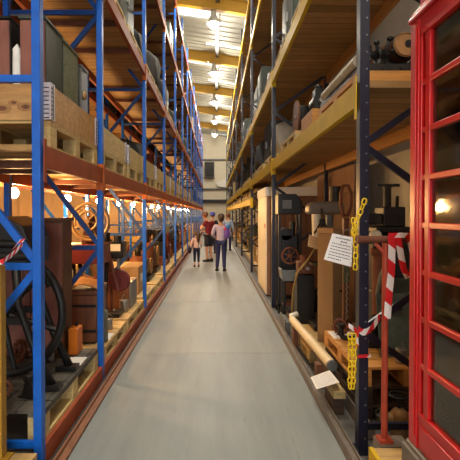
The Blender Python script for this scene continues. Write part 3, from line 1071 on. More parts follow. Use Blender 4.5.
# brown cabinet
t = thing('wooden_cabinet', 'brown wooden cabinet standing behind the black flywheel', 'cabinet', (-1.66, 4.11, .356))
b = MB(); b.box(-.29, .29, -.12, .125, .03, 1.22); b.box(-.31, .31, -.135, .13, 1.22, 1.25); b.box(-.3, .3, -.125, .128, .001, .03)
b.build('carcass', 'brown_wood', t, bevel=.005, rel=True)
for s in (-1, 1):
    d = MB(); d.box(min(.005 * s, .28 * s), max(.005 * s, .28 * s), -.138, -.121, .05, 1.2)
    do = d.build('door', 'redbrown_wood', t, bevel=.003, rel=True)
    h = MB(); h.ball((s * .04, -.15, .65), (.014, .014, .014), 10, 8); h.build('knob', 'brass_metal', do, rel=True)

t = thing('oil_tin', 'bright orange tin beside the brown cabinet behind the wheel', 'tin', (-1.30, 4.1, .356))
b = MB(); b.box(-.04, .045, -.08, .08, .001, .24); b.build('tin_body', 'orange_tin', t, bevel=.008, rel=True)
b = MB(); b.cyl((0, .04, .24), (0, .04, .27), .016); b.build('cap', 'dark_metal', t, rel=True)

# leather covered chest
t = thing('storage_chest', 'dark brown wooden chest under a tan leather sheet', 'chest', (-1.37, 4.78, .297))
b = MB(); b.box(-.16, .14, -.22, .22, .02, .5); b.build('chest_body', 'brown_wood', t, bevel=.008, rel=True)
b = MB(); b.box(-.165, .145, -.225, .225, .502, .55); b.build('lid', 'brown_wood', t, bevel=.01, rel=True)
for z in (.12, .38):
    b = MB(); b.box(-.162, .142, -.226, -.221, z, z + .03); b.build('strap', 'dark_metal', t, rel=True)
b = MB(); b.box(-.13, .12, -.2, .2, .001, .019); b.build('plinth', 'dark_metal', t, rel=True)
b = MB()
n = 14
vs = []
rr = random.Random(8)
for j in range(n + 1):
    for i in range(n + 1):
        u, v = i / n, j / n
        vs.append((-1.55 + .33 * u, 4.57 + .42 * v, .853 + .06 * u * (1 - u) * 4 * (.4 + .6 * math.sin(v * 5 + 1) ** 2) + .12 * max(0, .6 - u) * v + rr.uniform(0, .012)))
nn_ = n + 1
b._add(vs, [(j * nn_ + i, j * nn_ + i + 1, (j + 1) * nn_ + i + 1, (j + 1) * nn_ + i) for j in range(n) for i in range(n)], 0, True)
lo = b.build('leather_sheet', 'leather'); tag(lo, 'crumpled tan leather sheet lying on the dark chest', 'leather')
sd = lo.modifiers.new('thickness', 'SOLIDIFY'); sd.thickness = .004; sd.offset = 1
b = MB(); b.lathe([(.001, 0), (.036, .0), (.038, .1), (.034, .2), (.039, .3), (.03, .33), (.001, .335)], (-1.17, 4.66, .297), (0, 0, 1), 16)
b.ring((-1.17, 4.66, .297 + .2), (0, 0, 1), .036, .006, 16, 6)
tag(b.build('canvas_roll', 'canvas_grey'), 'grey green canvas roll standing beside the second blue post', 'roll')

# machine with the golden wheel
t = thing('wheel_machine', 'red brown machine carrying a big golden double wheel', 'machine', (-1.47, 5.3, .297))
b = MB(); b.box(-.26, .17, -.16, .2, .76, .97); b.box(-.27, .18, -.17, .21, .97, .99); b.build('bed', 'darkred_paint', t, bevel=.008, rel=True)
for x in (-.2, .13):
    for y in (-.1, .15):
        l = MB(); l.tube([(x, y, .001), (x * .9, y, .3), (x, y, .76)], [.032, .022, .03], 8); l.build('leg', 'dark_metal', t, rel=True)
b = MB(); b.bar((-.2, .02, .4), (.13, .02, .4), .05, .04); b.build('stretcher', 'rust_metal', t, rel=True)
b = MB(); b.ring((0, -.1, 1.25), (0, 1, 0), .215, .02, 48, 8); b.ring((0, -.1, 1.25), (0, 1, 0), .18, .008, 48, 6)
for i in range(4):
    a = i * math.pi / 2 + .4
    b.cyl((math.cos(a) * .1, -.1, 1.25 + math.sin(a) * .1), (math.cos(a) * .21, -.1, 1.25 + math.sin(a) * .21), .01)
b.build('outer_wheel', 'brass_metal', t, rel=True)
b = MB(); wheel(b, (-.02, -.13, 1.26), (0, 1, 0), .11, .016, 6, .03, .025); b.build('inner_wheel', 'brass_metal', t, rel=True)
b = MB(); b.prism([(-.12, -.06, .99), (.12, -.06, .99), (.05, -.06, 1.32), (-.05, -.06, 1.32)], (0, .08, 0)); b.build('bearing_stand', 'rust_metal', t, bevel=.006, rel=True)
b = MB(); b.cyl((-.01, -.16, 1.255), (-.01, .1, 1.255), .018); b.build('axle', 'steel_metal', t, rel=True)
b = MB(); b.tube([(.12, .02, .99), (.15, .02, 1.12), (.21, -.05, 1.18)], .012); b.ball((.21, -.05, 1.18), (.02, .02, .02), 10, 8); b.build('lever', 'steel_metal', t, rel=True)

# pillar machine with the red pulley
t = thing('pillar_drill', 'dark pillar machine with a dark red pulley behind the second blue post', 'machine', (-1.37, 5.86, .297))
b = MB(); b.box(-.13, .13, -.16, .16, .001, .06); b.build('base', 'dark_metal', t, bevel=.01, rel=True)
b = MB(); b.cyl((-.04, .05, .06), (-.04, .05, 1.0), .04); b.build('column', 'rust_metal', t, rel=True)
b = MB(); b.box(-.13, .17, -.12, .14, .76, .98); b.cyl((.1, -.1, .98), (.1, -.1, 1.06), .05); b.cyl((-.08, .0, .98), (-.08, .0, 1.1), .06); b.build('head', 'dark_metal', t, bevel=.02, rel=True)
b = MB(); b.box(-.02, .14, -.13, -.122, .86, .95); b.build('cream_plate', 'cream_board', t, rel=True)
b = MB(); b.cyl((.1, -.05, .55), (.1, -.05, .76), .022); b.build('spindle', 'steel_metal', t, rel=True)
b = MB(); b.cyl((.12, -.09, .48), (.12, -.13, .48), .13, n=28); b.ring((.12, -.11, .48), (0, 1, 0), .13, .016, 28, 8); b.cyl((.12, .02, .48), (.12, -.16, .48), .03); b.build('pulley', 'darkred_paint', t, rel=True)
b = MB(); b.bar((0, -.17, .85), (.13, -.18, .36), .05, .02); b.build('guard_board', 'redbrown_wood', t, rel=True)
t = thing('storage_box', 'dark brown box with a grey right side on a pale pallet', 'box', (-1.33, 6.5, .297))
b = MB(); b.box(-.13, .11, -.22, .24, .001, .36); b.box(-.14, .11, -.23, .25, .34, .37); b.build('box_body', 'brown_wood', t, bevel=.006, rel=True)
b = MB(); b.box(.1105, .13, -.225, .245, .001, .37); b.build('side_plate', 'grey_metal', t, rel=True)
t = thing('iron_flywheel', 'rusty iron wheel leaning on the rack beyond the brown box', 'wheel', (-1.80, 6.76, .297))
b = MB(); wheel(b, (0, 0, .33), (.25, 1, 0), .3, .03, 8, .06, .03); b.build('spoked_rim', 'rust_metal', t, rel=True)
b = MB(); b.box(-.1, .1, -.05, .12, .001, .02); b.build('foot', 'dark_metal', t, rel=True)
# board stack in front of the rack, yellow post and tape
t = thing('timber_platform', 'low wooden board platform in the bottom left corner of the photo', 'platform', (-1.5, 2.2, 0))
b = MB()
for i in range(4): b.box(-.42, .415, -.46 + i * .24, -.24 + i * .24, .16, .19)
b.build('top_boards', 'pale_wood_x', t, rel=True)
for x in (-.35, 0, .37):
    b = MB(); b.box(x - .04, x + .04, -.45, .49, .005, .159); b.build('bearer', 'pale_wood_y', t, rel=True)
t = thing('guard_post', 'yellow post on the board platform at the left edge', 'post', (-1.30, 2.62, .191))
b = MB(); b.box(-.045, .045, -.035, .035, .012, 1.15); b.build('upright', 'mustard_paint', t, bevel=.006, rel=True)
b = MB(); b.box(-.08, .08, -.06, .05, .0, .0115); b.build('foot_plate', 'mustard_paint', t, rel=True)

def ribbon(mb, pts, wd, wdir, stripe=.07, th=.002):
    """a plastic ribbon with diagonal red and white stripes, thick, along a polyline"""
    pts = [Vector(p) for p in pts]
    L = [0]
    for a, b in zip(pts[:-1], pts[1:]): L.append(L[-1] + (b - a).length)
    def at(s):
        s = max(0, min(L[-1], s))
        for i in range(len(pts) - 1):
            if s <= L[i + 1] or i == len(pts) - 2:
                k = (s - L[i]) / max(1e-6, L[i + 1] - L[i])
                return pts[i].lerp(pts[i + 1], k), (pts[i + 1] - pts[i]).normalized()
    wv = Vector(wdir).normalized() * wd / 2
    sk = wd * .45
    n = int(math.ceil((L[-1] + 2 * sk) / (stripe / 2)))
    for i in range(n):
        for k in range(3):
            s0 = -sk + (i + k / 3) * stripe / 2; s1 = s0 + stripe / 6
            for f0, f1 in ((-1, -.33), (-.33, .33), (.33, 1)):
                if max(s1 + sk * f1, s1 + sk * f0) <= 0 or min(s0 + sk * f0, s0 + sk * f1) >= L[-1]: continue
                q = []
                for ss, ff in ((s0, f0), (s0, f1), (s1, f1), (s1, f0)):
                    a, d = at(ss + sk * ff); q.append(a + wv * ff)
                nr = d.cross(wv).normalized() * th
                mb._add(q + [p + nr for p in q], [(0, 1, 2, 3), (7, 6, 5, 4), (0, 1, 5, 4), (2, 3, 7, 6), (1, 2, 6, 5), (3, 0, 4, 7)], i % 2)
b = MB()
ribbon(b, [(-1.235, 2.58, 1.37), (-1.235, 2.7, 1.40), (-1.215, 2.79, 1.455)], .03, (0, .2, 1))
ribbon(b, [(-1.27, 2.78, 1.425), (-1.235, 2.785, 1.47), (-1.20, 2.785, 1.48)], .028, (.6, 0, 1))
ribbon(b, [(-1.235, 2.58, 1.37), (-1.31, 2.578, 1.345), (-1.45, 2.55, 1.31)], .03, (0, .1, 1))
tag(b.build('barrier_tape', ['tape_red', 'tape_white']), 'red and white tape tied from the yellow post to a blue brace', 'tape')

# ------------------------------------------------------------------ left first shelf, nearest bay
ZP = LL[0] + .005
pallet_near((-1.58, 3.65, ZP), 'pallet under the red brown cabinets, nearest on the blue rack\'s first shelf', 1.2, .9, .195, 'pale_wood_x', 'pale_wood_y')
cn = k_collar(1.2, .9, .245, True); cn.location = (-1.58, 3.65, ZP + .197)
tag(cn, 'knotty pallet collar with patterned metal hinges around the red brown cabinets', 'pallet collar')
ZC = ZP + .198
def tall_unit(name, label, cat, x0, x1, y0, y1, h, fm, sm, extra=None):
    t = thing(name, label, cat, ((x0 + x1) / 2, (y0 + y1) / 2, ZC))
    w, l = (x1 - x0) / 2, (y1 - y0) / 2
    b = MB(); b.box(-w, w, -l + .014, l, .001, h); b.build('carcass', sm, t, bevel=.004, rel=True)
    b = MB(); b.box(-w + .004, w - .004, -l, -l + .0135, .01, h - .01); b.build('front_panel', fm, t, bevel=.003, rel=True)
    b = MB(); b.box(-w - .006, w + .006, -l - .006, l + .004, h + .0005, h + .016); b.build('top_board', sm, t, rel=True)
    return t
tall_unit('upright_cabinet', 'narrow cabinet with a red brown front and dark side, right behind the nearest post', 'cabinet', -1.37, -1.19, 3.12, 3.46, .72, 'redbrown_wood', 'green_metal')
tall_unit('upright_cabinet', 'wider red brown cabinet at the upper left edge of the photo', 'cabinet', -1.84, -1.44, 3.12, 3.5, .72, 'redbrown_wood', 'dark_metal')
tall_unit('upright_cabinet', 'tall unit with a speckled green side, second in the row above the knotty collar', 'cabinet', -1.37, -1.19, 3.49, 3.86, .71, 'green_metal', 'green_mesh')
t = tall_unit('upright_cabinet', 'thin dark grey unit at the far end of the row above the knotty collar', 'cabinet', -1.37, -1.19, 3.95, 4.15, .66, 'grey_metal', 'grey_metal')
b = MB(); b.ball((.1, -.03, .42), (.02, .04, .04), 10, 8); b.build('knob', 'brass_metal', t, rel=True)
b = MB(); b.lathe([(.001, 0), (.029, .01), (.031, .1), (.025, .2), (.032, .33), (.03, .5), (.001, .54)], (-1.405, 3.16, ZC + .02), (0, 0, 1), 10)
tag(b.build('foam_wedge', 'foam_white'), 'lumpy white foam wedged between the two red brown cabinets', 'foam')

# ------------------------------------------------------------------ right side, bottom
t = thing('platform', 'wooden platform with a yellow edge under the red phone box', 'platform', (1.42, 1.75, 0))
b = MB()
for i in range(8): b.box(-.5, .55, -.83 + i * .207, -.83 + (i + 1) * .207 - .008, .25, .28)
b.build('top_boards', 'pale_wood_x', t, rel=True)
for x in (-.44, 0, .46):
    b = MB(); b.box(x - .05, x + .05, -.82, .81, .001, .249); b.build('bearer', 'brown_wood', t, rel=True)
b = MB(); b.box(-.525, -.501, -.83, .826, .02, .283); b.build('yellow_edge', 'yellow_paint', t, rel=True)

t = thing('red_pipe_stand', 'rusty red pipe stand with a brown top rail left of the phone box', 'stand', (1.022, 2.67, 0))
b = MB(); b.cyl((0, 0, .29), (0, 0, 1.47), .019, n=14); b.tube([(0, 0, 1.36), (-.015, 0, 1.42), (-.06, 0, 1.465)], .012); b.build('upright', 'pipe_red', t, rel=True)
b = MB(); b.cyl((-.17, 0, 1.49), (.16, 0, 1.49), .022, n=14); b.cyl((-.172, 0, 1.49), (-.15, 0, 1.49), .027, n=14); b.build('top_rail', 'rust_metal', t, rel=True)
b = MB(); b.box(-.045, .13, -.065, .065, .0, .27); b.build('foot_block', 'rail_grey', t, rel=True)
b = MB(); b.box(-.04, .04, -.04, .04, .271, .29); b.build('foot_plate', 'pipe_red', t, rel=True)

b = MB()
ribbon(b, [(1.045, 2.643, 1.515), (1.05, 2.64, 1.46), (1.045, 2.635, 1.3), (1.03, 2.63, 1.17), (1.02, 2.63, 1.02)], .042, (1, 0, .1), .17)
ribbon(b, [(1.085, 2.643, 1.515), (1.10, 2.64, 1.42), (1.115, 2.63, 1.32), (1.145, 2.63, 1.265)], .038, (1, 0, .35), .17)
ribbon(b, [(1.14, 2.62, 1.275), (1.175, 2.62, 1.31), (1.17, 2.63, 1.4), (1.15, 2.643, 1.515)], .03, (1, 0, .2), .12)
ribbon(b, [(1.03, 2.643, 1.516), (1.10, 2.643, 1.518), (1.165, 2.643, 1.516)], .03, (0, 0.2, 1), .12)
tag(b.build('barrier_tape', ['tape_red', 'tape_white']), 'red and white striped tape hanging from the rail beside the phone box', 'tape')
b = MB()
ribbon(b, [(.972, 3.02, .86), (1.0, 3.018, .835), (1.03, 3.018, .84), (1.062, 3.02, .86)], .045, (0, 0, 1), .10)
ribbon(b, [(1.062, 3.02, .86), (1.085, 3.03, .88), (1.12, 3.02, .95)], .035, (-.5, 0, 1), .10)
ribbon(b, [(.965, 3.02, .84), (.93, 3.0, .87), (.9, 3.0, .89)], .03, (.3, 0, 1), .10)
ribbon(b, [(.965, 3.005, .85), (.955, 3.0, .80), (.96, 3.0, .74)], .025, (1, 0, .2), .10)
tag(b.build('barrier_tape', ['tape_red', 'tape_white']), 'red and white tape tied round the nearest right post like a bow', 'tape')
b = MB()
ribbon(b, [(.972, 3.02, .67), (1.062, 3.02, .675)], .022, (0, 0, 1), .16)
tag(b.build('barrier_tape', ['tape_red', 'tape_white']), 'narrow red band round the nearest right post below the bow', 'tape')

def chain(name, label, pts, ll=.052, r=.0052):
    pts = [Vector(p) for p in pts]
    mb = MB()
    d = [0]
    for a, c in zip(pts[:-1], pts[1:]): d.append(d[-1] + (c - a).length)
    def at(s):
        for i in range(len(pts) - 1):
            if s <= d[i + 1] or i == len(pts) - 2:
                return pts[i].lerp(pts[i + 1], min(1, (s - d[i]) / max(1e-6, d[i + 1] - d[i])))
    pitch = ll * .72
    n = int(d[-1] / pitch)
    for i in range(n):
        a, c = at(i * pitch), at((i + 1) * pitch)
        m = (a + c) / 2; dr_ = (c - a).normalized()
        sd_ = dr_.cross(Vector((0, 1, 0))).normalized()
        if i % 2: sd_ = (sd_ * .35 + dr_.cross(sd_) * .94).normalized()
        lp = []
        for k in range(14):
            t_ = 2 * math.pi * k / 14
            cx, sx = math.cos(t_), math.sin(t_)
            lp.append(m + dr_ * (ll / 2 - r) * (abs(cx) ** .7) * math.copysign(1, cx) + sd_ * ll * .27 * (abs(sx) ** .7) * math.copysign(1, sx))
        mb.tube(lp, r, 6, closed=True)
    return mb
c1 = chain('', '', [W(365, 199, 2.985), W(362, 208, 2.985), W(357, 220, 2.985), W(355, 230, 2.985), W(356, 250, 2.985), W(355.5, 271, 2.985)])
c2 = chain('', '', [W(353.5, 218, 2.985), W(354, 230, 2.985), W(352.5, 244, 2.985)])
for k, f in enumerate(c2.f): pass
off = len(c1.v); c1.v += c2.v; c1.f += [tuple(i + off for i in f) for f in c2.f]; c1.m += c2.m; c1.sm += c2.sm
tag(c1.build('plastic_chain', 'chain_yellow'), 'yellow plastic chain hanging on the right post over the white notice', 'chain')
c1 = chain('', '', [W(350.5, 334, 2.985), W(351, 360, 2.985), W(350.5, 394, 2.985)])
c2 = chain('', '', [W(354.5, 334, 2.985), W(355, 360, 2.985), W(353.5, 390, 2.985)])
off = len(c1.v); c1.v += c2.v; c1.f += [tuple(i + off for i in f) for f in c2.f]; c1.m += c2.m; c1.sm += c2.sm
tag(c1.build('plastic_chain', 'chain_yellow'), 'double yellow plastic chain hanging low on the right post below the bow', 'chain')

sg = sheet('paper_sign', 'large white printed notice hanging tilted at the right post', 'notice',
      [W(332.6, 233.3, 2.94), W(353, 237.5, 2.945), W(351.5, 267, 2.945), W(324, 259.5, 2.94)], 'paper', .004, 8, 'ink', 4, 2)
b = MB()
for i in range(5):
    b = MB(); b.ring(W(352.6 - i * .3, 244 + i * 4.8, 2.945), (.25, 0, 1), .008, .0022, 12, 6)
    b.build('binding_ring', 'steel_metal', sg)
b = MB(); b.tube([W(342, 236, 2.938), W(344, 231, 2.938), W(350, 229, 2.95), W(352, 227, 2.96)], .002, 6); b.build('string', 'rail_grey', sg)
sheet('notice', 'small white printed notice lying over the floor rail on the right', 'notice',
      [W(311, 378, 3.85), W(330, 371, 3.95), W(340, 383, 3.62), W(317, 390, 3.55)], 'paper', .003, 8, 'pale_ink', 9, 0)
b = MB(); b.box(.95, 1.045, 3.60, 3.84, .001, .15); tag(b.build('timber_block', 'dark_wood'), 'dark timber block under the small notice by the floor rail', 'block')
b = MB(); b.box(.955, 1.05, 3.56, 3.80, .151, .205); tag(b.build('timber_block', 'pale_wood_y'), 'small pale timber block right under the small notice by the floor rail', 'block')
t = thing('long_tube', 'long cream tube lying along the right floor rail', 'tube', (0, 0, 0))
pA, pB = Vector((.985, 5.65, .285)), Vector((1.05, 4.0, .275))
b = MB(); b.cyl(pA, pB, .048, n=20); b.build('tube', 'cream_tube', t)
b = MB(); b.cyl(pB + (pB - pA).normalized() * .001, pB + (pB - pA).normalized() * .03, .05, n=20); b.build('end_cap', 'grey_metal', t)
b = MB(); b.tube([pA + Vector((0, .05, .0)), pA + Vector((.0, .09, .03)), pA + Vector((.08, .12, .05))], .035, 10); b.build('white_elbow', 'plastic_white', t)
for i, yy in enumerate((4.2, 5.45)):
    b = MB(); b.box(.95, 1.01, yy - .05, yy + .05, .001, .225 if i == 0 else .233)
    tag(b.build('timber_block', 'brown_wood'), ('brown block under the near end of the cream tube', 'brown block under the far end of the cream tube')[i], 'block')
b = MB(); b.box(.95, 1.02, 6.02, 6.5, .002, .16); b.box(.945, .96, 6.02, 6.5, .002, .2)
tag(b.build('metal_tray', 'grey_metal'), 'grey metal tray on the floor beyond the end of the cream tube', 'tray')

for k, z in enumerate((.0015, .148)):
    pallet_near((1.52, 4.0, z), ('bottom', 'middle')[k] + ' dark pallet of the stack under the orange pallet', 1.1, .78, .144, 'dark_wood', 'dark_wood')
pallet_near((1.52, 4.0, .294), 'orange wooden pallet on top of the stack behind the nearest right post', 1.1, .8, .15, 'orange_wood', 'orange_wood')
sheet('paper_sheet', 'grey paper sheet lying on the orange pallet', 'paper', [(1.14, 4.5, .446), (1.40, 4.5, .446), (1.40, 4.25, .446), (1.14, 4.25, .446)], 'paper', .002, 5, 'pale_ink', 3)

# hand-wheel press
t = thing('hand_wheel_press', 'dark machine with a T-shaped hand wheel beside the phone box', 'machine', (1.62, 4.15, .446))
b = MB(); b.box(-.26, .3, -.22, .25, .001, .12); b.box(-.2, .24, -.16, .2, .12, .5); b.build('base', 'dark_metal', t, bevel=.012, rel=True)
b = MB(); b.box(-.08, .26, -.2, -.165, .16, .62); b.build('front_plate', 'green_metal', t, bevel=.006, rel=True)
b = MB(); b.box(-.2, .27, -.15, .2, .5, .96); b.box(-.23, .3, -.17, .2, .94, 1.0); b.box(-.12, .14, -.12, .14, 1.0, 1.08); b.box(-.17, .16, -.15, .12, 1.02, 1.08); b.build('column', 'black_iron', t, bevel=.015, rel=True)
b = MB(); b.box(-.1, .1, -.14, .1, 1.081, 1.26); b.box(-.25, -.1, -.12, -.02, 1.1, 1.2); b.build('head', 'dark_metal', t, bevel=.012, rel=True)
b = MB(); b.cyl((-.03, -.04, 1.26), (-.03, -.04, 1.44), .035); b.cyl((-.03, -.04, 1.44), (-.03, -.04, 1.47), .05); b.bar((-.13, -.04, 1.46), (.08, -.04, 1.46), .025, .025); b.build('hand_wheel', 'dark_metal', t, rel=True)
b = MB(); b.cyl((.05, -.06, 1.26), (.055, -.06, 1.36), .015); b.build('lever', 'dark_metal', t, rel=True)
b = MB(); b.cyl((-.3, -.19, .93), (.05, -.19, 1.02), .018); b.cyl((-.22, -.2, .9), (.32, -.2, .93), .022); b.build('cross_bar', 'dark_metal', t, rel=True)
b = MB(); b.lathe([(.001, -.03), (.05, -.03), (.055, 0), (.05, .03), (.001, .03)], (-.2, -.21, 1.0), (0, 1, 0), 18); b.build('gauge', 'cream_board', t, rel=True)
b = MB(); b.cyl((-.17, -.18, .3), (-.17, -.18, .82), .045, n=14); b.ball((-.17, -.18, .86), (.07, .06, .06), 12, 8); b.build('side_cylinder', 'rust_metal', t, rel=True)
b = MB(); b.tube([(-.1, -.24, .8), (-.17, -.26, .65), (-.2, -.26, .5), (-.16, -.25, .35)], .018, 8); b.build('hose', 'canvas_grey', t, rel=True)
b = MB(); wheel(b, (.14, -.235, .3), (0, 1, 0), .1, .016, 5, .03, .02); b.build('pulley', 'rubber', t, rel=True)
t = thing('brass_valve', 'small brass valve on the floor between red pipe and phone box', 'valve', (1.36, 3.27, .001))
b = MB(); b.ball((0, 0, .13), (.07, .07, .08), 14, 10); b.cyl((-.12, 0, .13), (.12, 0, .13), .04); b.cyl((-.12, 0, .13), (-.1, 0, .13), .065); b.cyl((.1, 0, .13), (.12, 0, .13), .065); b.cyl((0, 0, .0), (0, 0, .06), .06)
b.build('valve_body', 'brass_metal', t, rel=True)
b = MB(); b.cyl((0, 0, .2), (0, 0, .3), .015); b.ring((0, 0, .3), (0, 0, 1), .07, .01, 20, 6); b.bar((-.07, 0, .3), (.07, 0, .3), .012, .012); b.build('valve_wheel', 'dark_metal', t, rel=True)

t = thing('metal_sheet', 'dark olive metal panel leaning on the hand wheel machine behind the red pipe', 'panel', (1.52, 3.66, .447))
b = MB(); b.cbox((0, .07, .262), (.30, .012, .52), 0, (-.22, 0, 0)); b.build('panel_sheet', 'green_metal', t, rel=True)
b = MB(); b.cbox((0, .062, .40), (.10, .02, .03), 0, (-.22, 0, 0)); b.build('handle', 'dark_metal', t, rel=True)
b = MB(); b.box(2.0, 2.03, 6.4, 8.72, .003, 2.36)
tag(b.build('plank_partition', 'plank_wall'), 'brown vertical plank partition along the back of the first right bay', 'partition')
# carved stand
t = thing('carved_stand', 'slim carved wooden stand with a hollow oval top behind the notice', 'stand', (1.385, 4.72, .001))
b = MB(); b.box(-.1, .1, -.08, .08, 0, .05); b.box(-.03, .03, -.03, .03, .05, 1.6); b.build('stem', 'brown_wood', t, bevel=.01, rel=True)
b = MB()
b.tube([(-.02, 0, 1.62), (-.055, 0, 1.72), (-.055, 0, 1.86), (-.025, 0, 1.94), (.025, 0, 1.94), (.055, 0, 1.86), (.055, 0, 1.72), (.02, 0, 1.62)], .018, 8, closed=True)
b.build('oval_top', 'rust_metal', t, rel=True)
b = MB(); b.box(-.035, .035, -.04, -.031, .92, 1.1); b.build('green_plate', 'green_mesh', t, rel=True)
b = MB()
for i in range(16): b.ring((-.005 + .008 * (i % 2), -.05, .52 + i * .032), (1, .3 * (i % 2), .2), .015, .004, 10, 6)
b.build('steel_chain', 'steel_metal', t, rel=True)

# cardboard tower on its own pallet
pallet_near((1.48, 5.42, .0015), 'pale pallet under the tall cardboard box on the right', 1.15, .9, .144)
t = thing('tall_carton', 'tall narrow brown cardboard box standing behind the white notice', 'box', (1.37, 5.16, .147), .55)
b = MB(); b.box(-.13, .13, -.12, .12, 0, 1.27); b.build('carton_body', 'cardboard_light', t, bevel=.004, rel=True)
b = MB(); b.box(-.136, .136, -.126, .126, 1.272, 1.33); b.build('lid', 'cardboard', t, bevel=.004, rel=True)
for z in (.6, .95):
    b = MB(); b.box(-.03, .03, -.122, -.1205, z, z + .025); b.build('hand_slot', 'dark_metal', t, rel=True)

# drill press
t = thing('drill_press', 'grey brown drill press with a rounded head above the cardboard box', 'machine', (1.45, 5.78, .148))
b = MB(); b.box(-.2, .2, -.17, .17, 0, .08); b.build('base', 'dark_metal', t, bevel=.02, rel=True)
b = MB(); b.cyl((.05, .06, .08), (.05, .06, 1.48), .05, n=18); b.build('column', 'grey_metal', t, rel=True)
b = MB()
b.prism([(-.26, -.12, 1.49), (.2, -.12, 1.49), (.2, -.12, 1.6), (.16, -.12, 1.65), (-.2, -.12, 1.65), (-.26, -.12, 1.6)], (0, .26, 0)); b.build('head', 'rail_grey', t, bevel=.03, rel=True)
b = MB(); b.cyl((-.14, 0, 1.18), (-.14, 0, 1.49), .05, .06); b.build('quill', 'cream_board', t, rel=True)
b = MB(); b.cyl((-.14, 0, 1.05), (-.14, 0, 1.18), .025); b.build('chuck', 'steel_metal', t, rel=True)
b = MB(); b.cyl((-.02, 0, .82), (-.02, 0, .86), .2, n=24); b.build('table', 'dark_metal', t, rel=True)
b = MB(); b.cyl((-.1, -.14, 1.4), (-.2, -.16, 1.24), .012); b.cyl((-.1, -.14, 1.4), (-.0, -.16, 1.28), .012); b.cyl((-.1, -.14, 1.4), (-.1, -.13, 1.56), .012); b.cyl((-.1, -.11, 1.4), (-.1, -.16, 1.4), .03); b.build('feed_handle', 'dark_metal', t, rel=True)
b = MB(); b.cyl((.12, .04, 1.651), (.12, .04, 1.85), .08, n=18); b.build('motor', 'dark_metal', t, rel=True)
sheet('paper_tag', 'tan paper notice hanging askew from the drill press', 'notice', [W(309.5, 234.5, 5.5), W(321.5, 239, 5.5), W(318.5, 250, 5.5), W(307.5, 246, 5.5)], 'tan_paper', .003, 4, 'ink', 6)
b = MB(); b.tube([W(315, 236.5, 5.5), W(314, 231, 5.53), (1.33, 5.62, 1.43)], .003, 6); b.build('string', 'rail_grey', bpy.data.objects['paper_tag'])

# gearbox, trough, bucket, hose, black machine
t = thing('gear_motor', 'rusty brown gear motor on a stand behind the yellow hose', 'motor', (1.24, 6.2, .001))
b = MB(); b.box(-.12, .12, -.12, .12, 0, .8); b.build('stand', 'dark_metal', t, bevel=.01, rel=True)
b = MB(); b.box(-.1, .12, -.1, .1, .801, .98); b.cyl((.0, -.1, .9), (.0, -.2, .9), .07); b.cyl((0, 0, .98), (0, 0, 1.06), .06); b.build('housing', 'rust_metal', t, bevel=.02, rel=True)
b = MB(); b.cyl((.0, -.2, .9), (.0, -.25, .9), .025); b.build('shaft', 'steel_metal', t, rel=True)
b = MB(); b.tube([(1.40, 6.03, 1.22), (1.33, 5.97, 1.16), (1.24, 5.93, 1.03), (1.12, 6.02, .85), (1.06, 6.05, .6), (1.05, 6.08, .3), (1.08, 6.1, .12)], .014, 8)
tag(b.build('rubber_hose', 'hose_yellow'), 'dull yellow hose drooping in an arc in front of the gear motor', 'hose')
b = MB(); b.lathe([(.001, 0), (.15, 0), (.16, .02), (.165, .42), (.175, .44), (.16, .44), (.15, .04), (.001, .03)], (1.32, 6.62, .001), (0, 0, 1), 24)
tag(b.build('bucket', 'dark_metal'), 'dark metal bucket on the floor below the grey trough', 'bucket')
t = thing('trough', 'grey metal trough on dark legs by the second right post', 'trough', (1.24, 6.98, .001))
b = MB()
b.prism([(-.23, -.15, .78), (-.21, -.15, .62), (-.17, -.15, .6), (.2, -.15, .6), (.24, -.15, .78), (.22, -.15, .78), (.19, -.15, .62), (-.19, -.15, .62), (-.21, -.15, .78)], (0, .3, 0))
b.box(-.21, .22, -.165, -.151, .6, .77); b.build('basin', 'grey_metal', t, bevel=.004, rel=True)
for x in (-.17, .18):
    for y in (-.1, .1):
        l = MB(); l.box(x - .02, x + .02, y - .02, y + .02, 0, .599); l.build('leg', 'dark_metal', t, rel=True)
b = MB(); b.box(-.18, .19, -.1, .1, .2, .23); b.build('lower_shelf', 'rust_metal', t, rel=True)
t = thing('black_press', 'tall black machine with a sloping hood beside the second right post', 'machine', (1.22, 7.42, .001))
for x in (-.17, .17):
    for y in (-.14, .14):
        l = MB(); l.box(x - .02, x + .02, y - .02, y + .02, 0, 1.62); l.build('leg', 'black_iron', t, rel=True)
b = MB(); b.prism([(-.2, -.18, 1.63), (.2, -.18, 1.63), (.2, -.18, 1.83), (.1, -.18, 1.96), (-.2, -.18, 1.96)], (0, .36, 0)); b.build('hood', 'black_iron', t, bevel=.01, rel=True)
b = MB(); b.box(-.13, .02, -.19, -.181, 1.72, 1.86); b.build('grey_panel', 'grey_metal', t, rel=True)
b = MB(); b.box(-.15, .14, -.13, .13, .5, 1.3); b.cyl((-.06, -.13, 1.3), (-.06, .1, 1.3), .1); b.cyl((.06, -.02, 1.3), (.06, -.02, 1.5), .05); b.build('body', 'black_iron', t, bevel=.02, rel=True)
b = MB(); wheel(b, (0, -.17, .95), (0, 1, 0), .13, .018, 6, .03, .02); b.build('hand_wheel', 'rust_metal', t, rel=True)
b = MB(); b.box(-.19, .19, -.16, .16, .12, .16); b.build('foot_shelf', 'black_iron', t, rel=True)

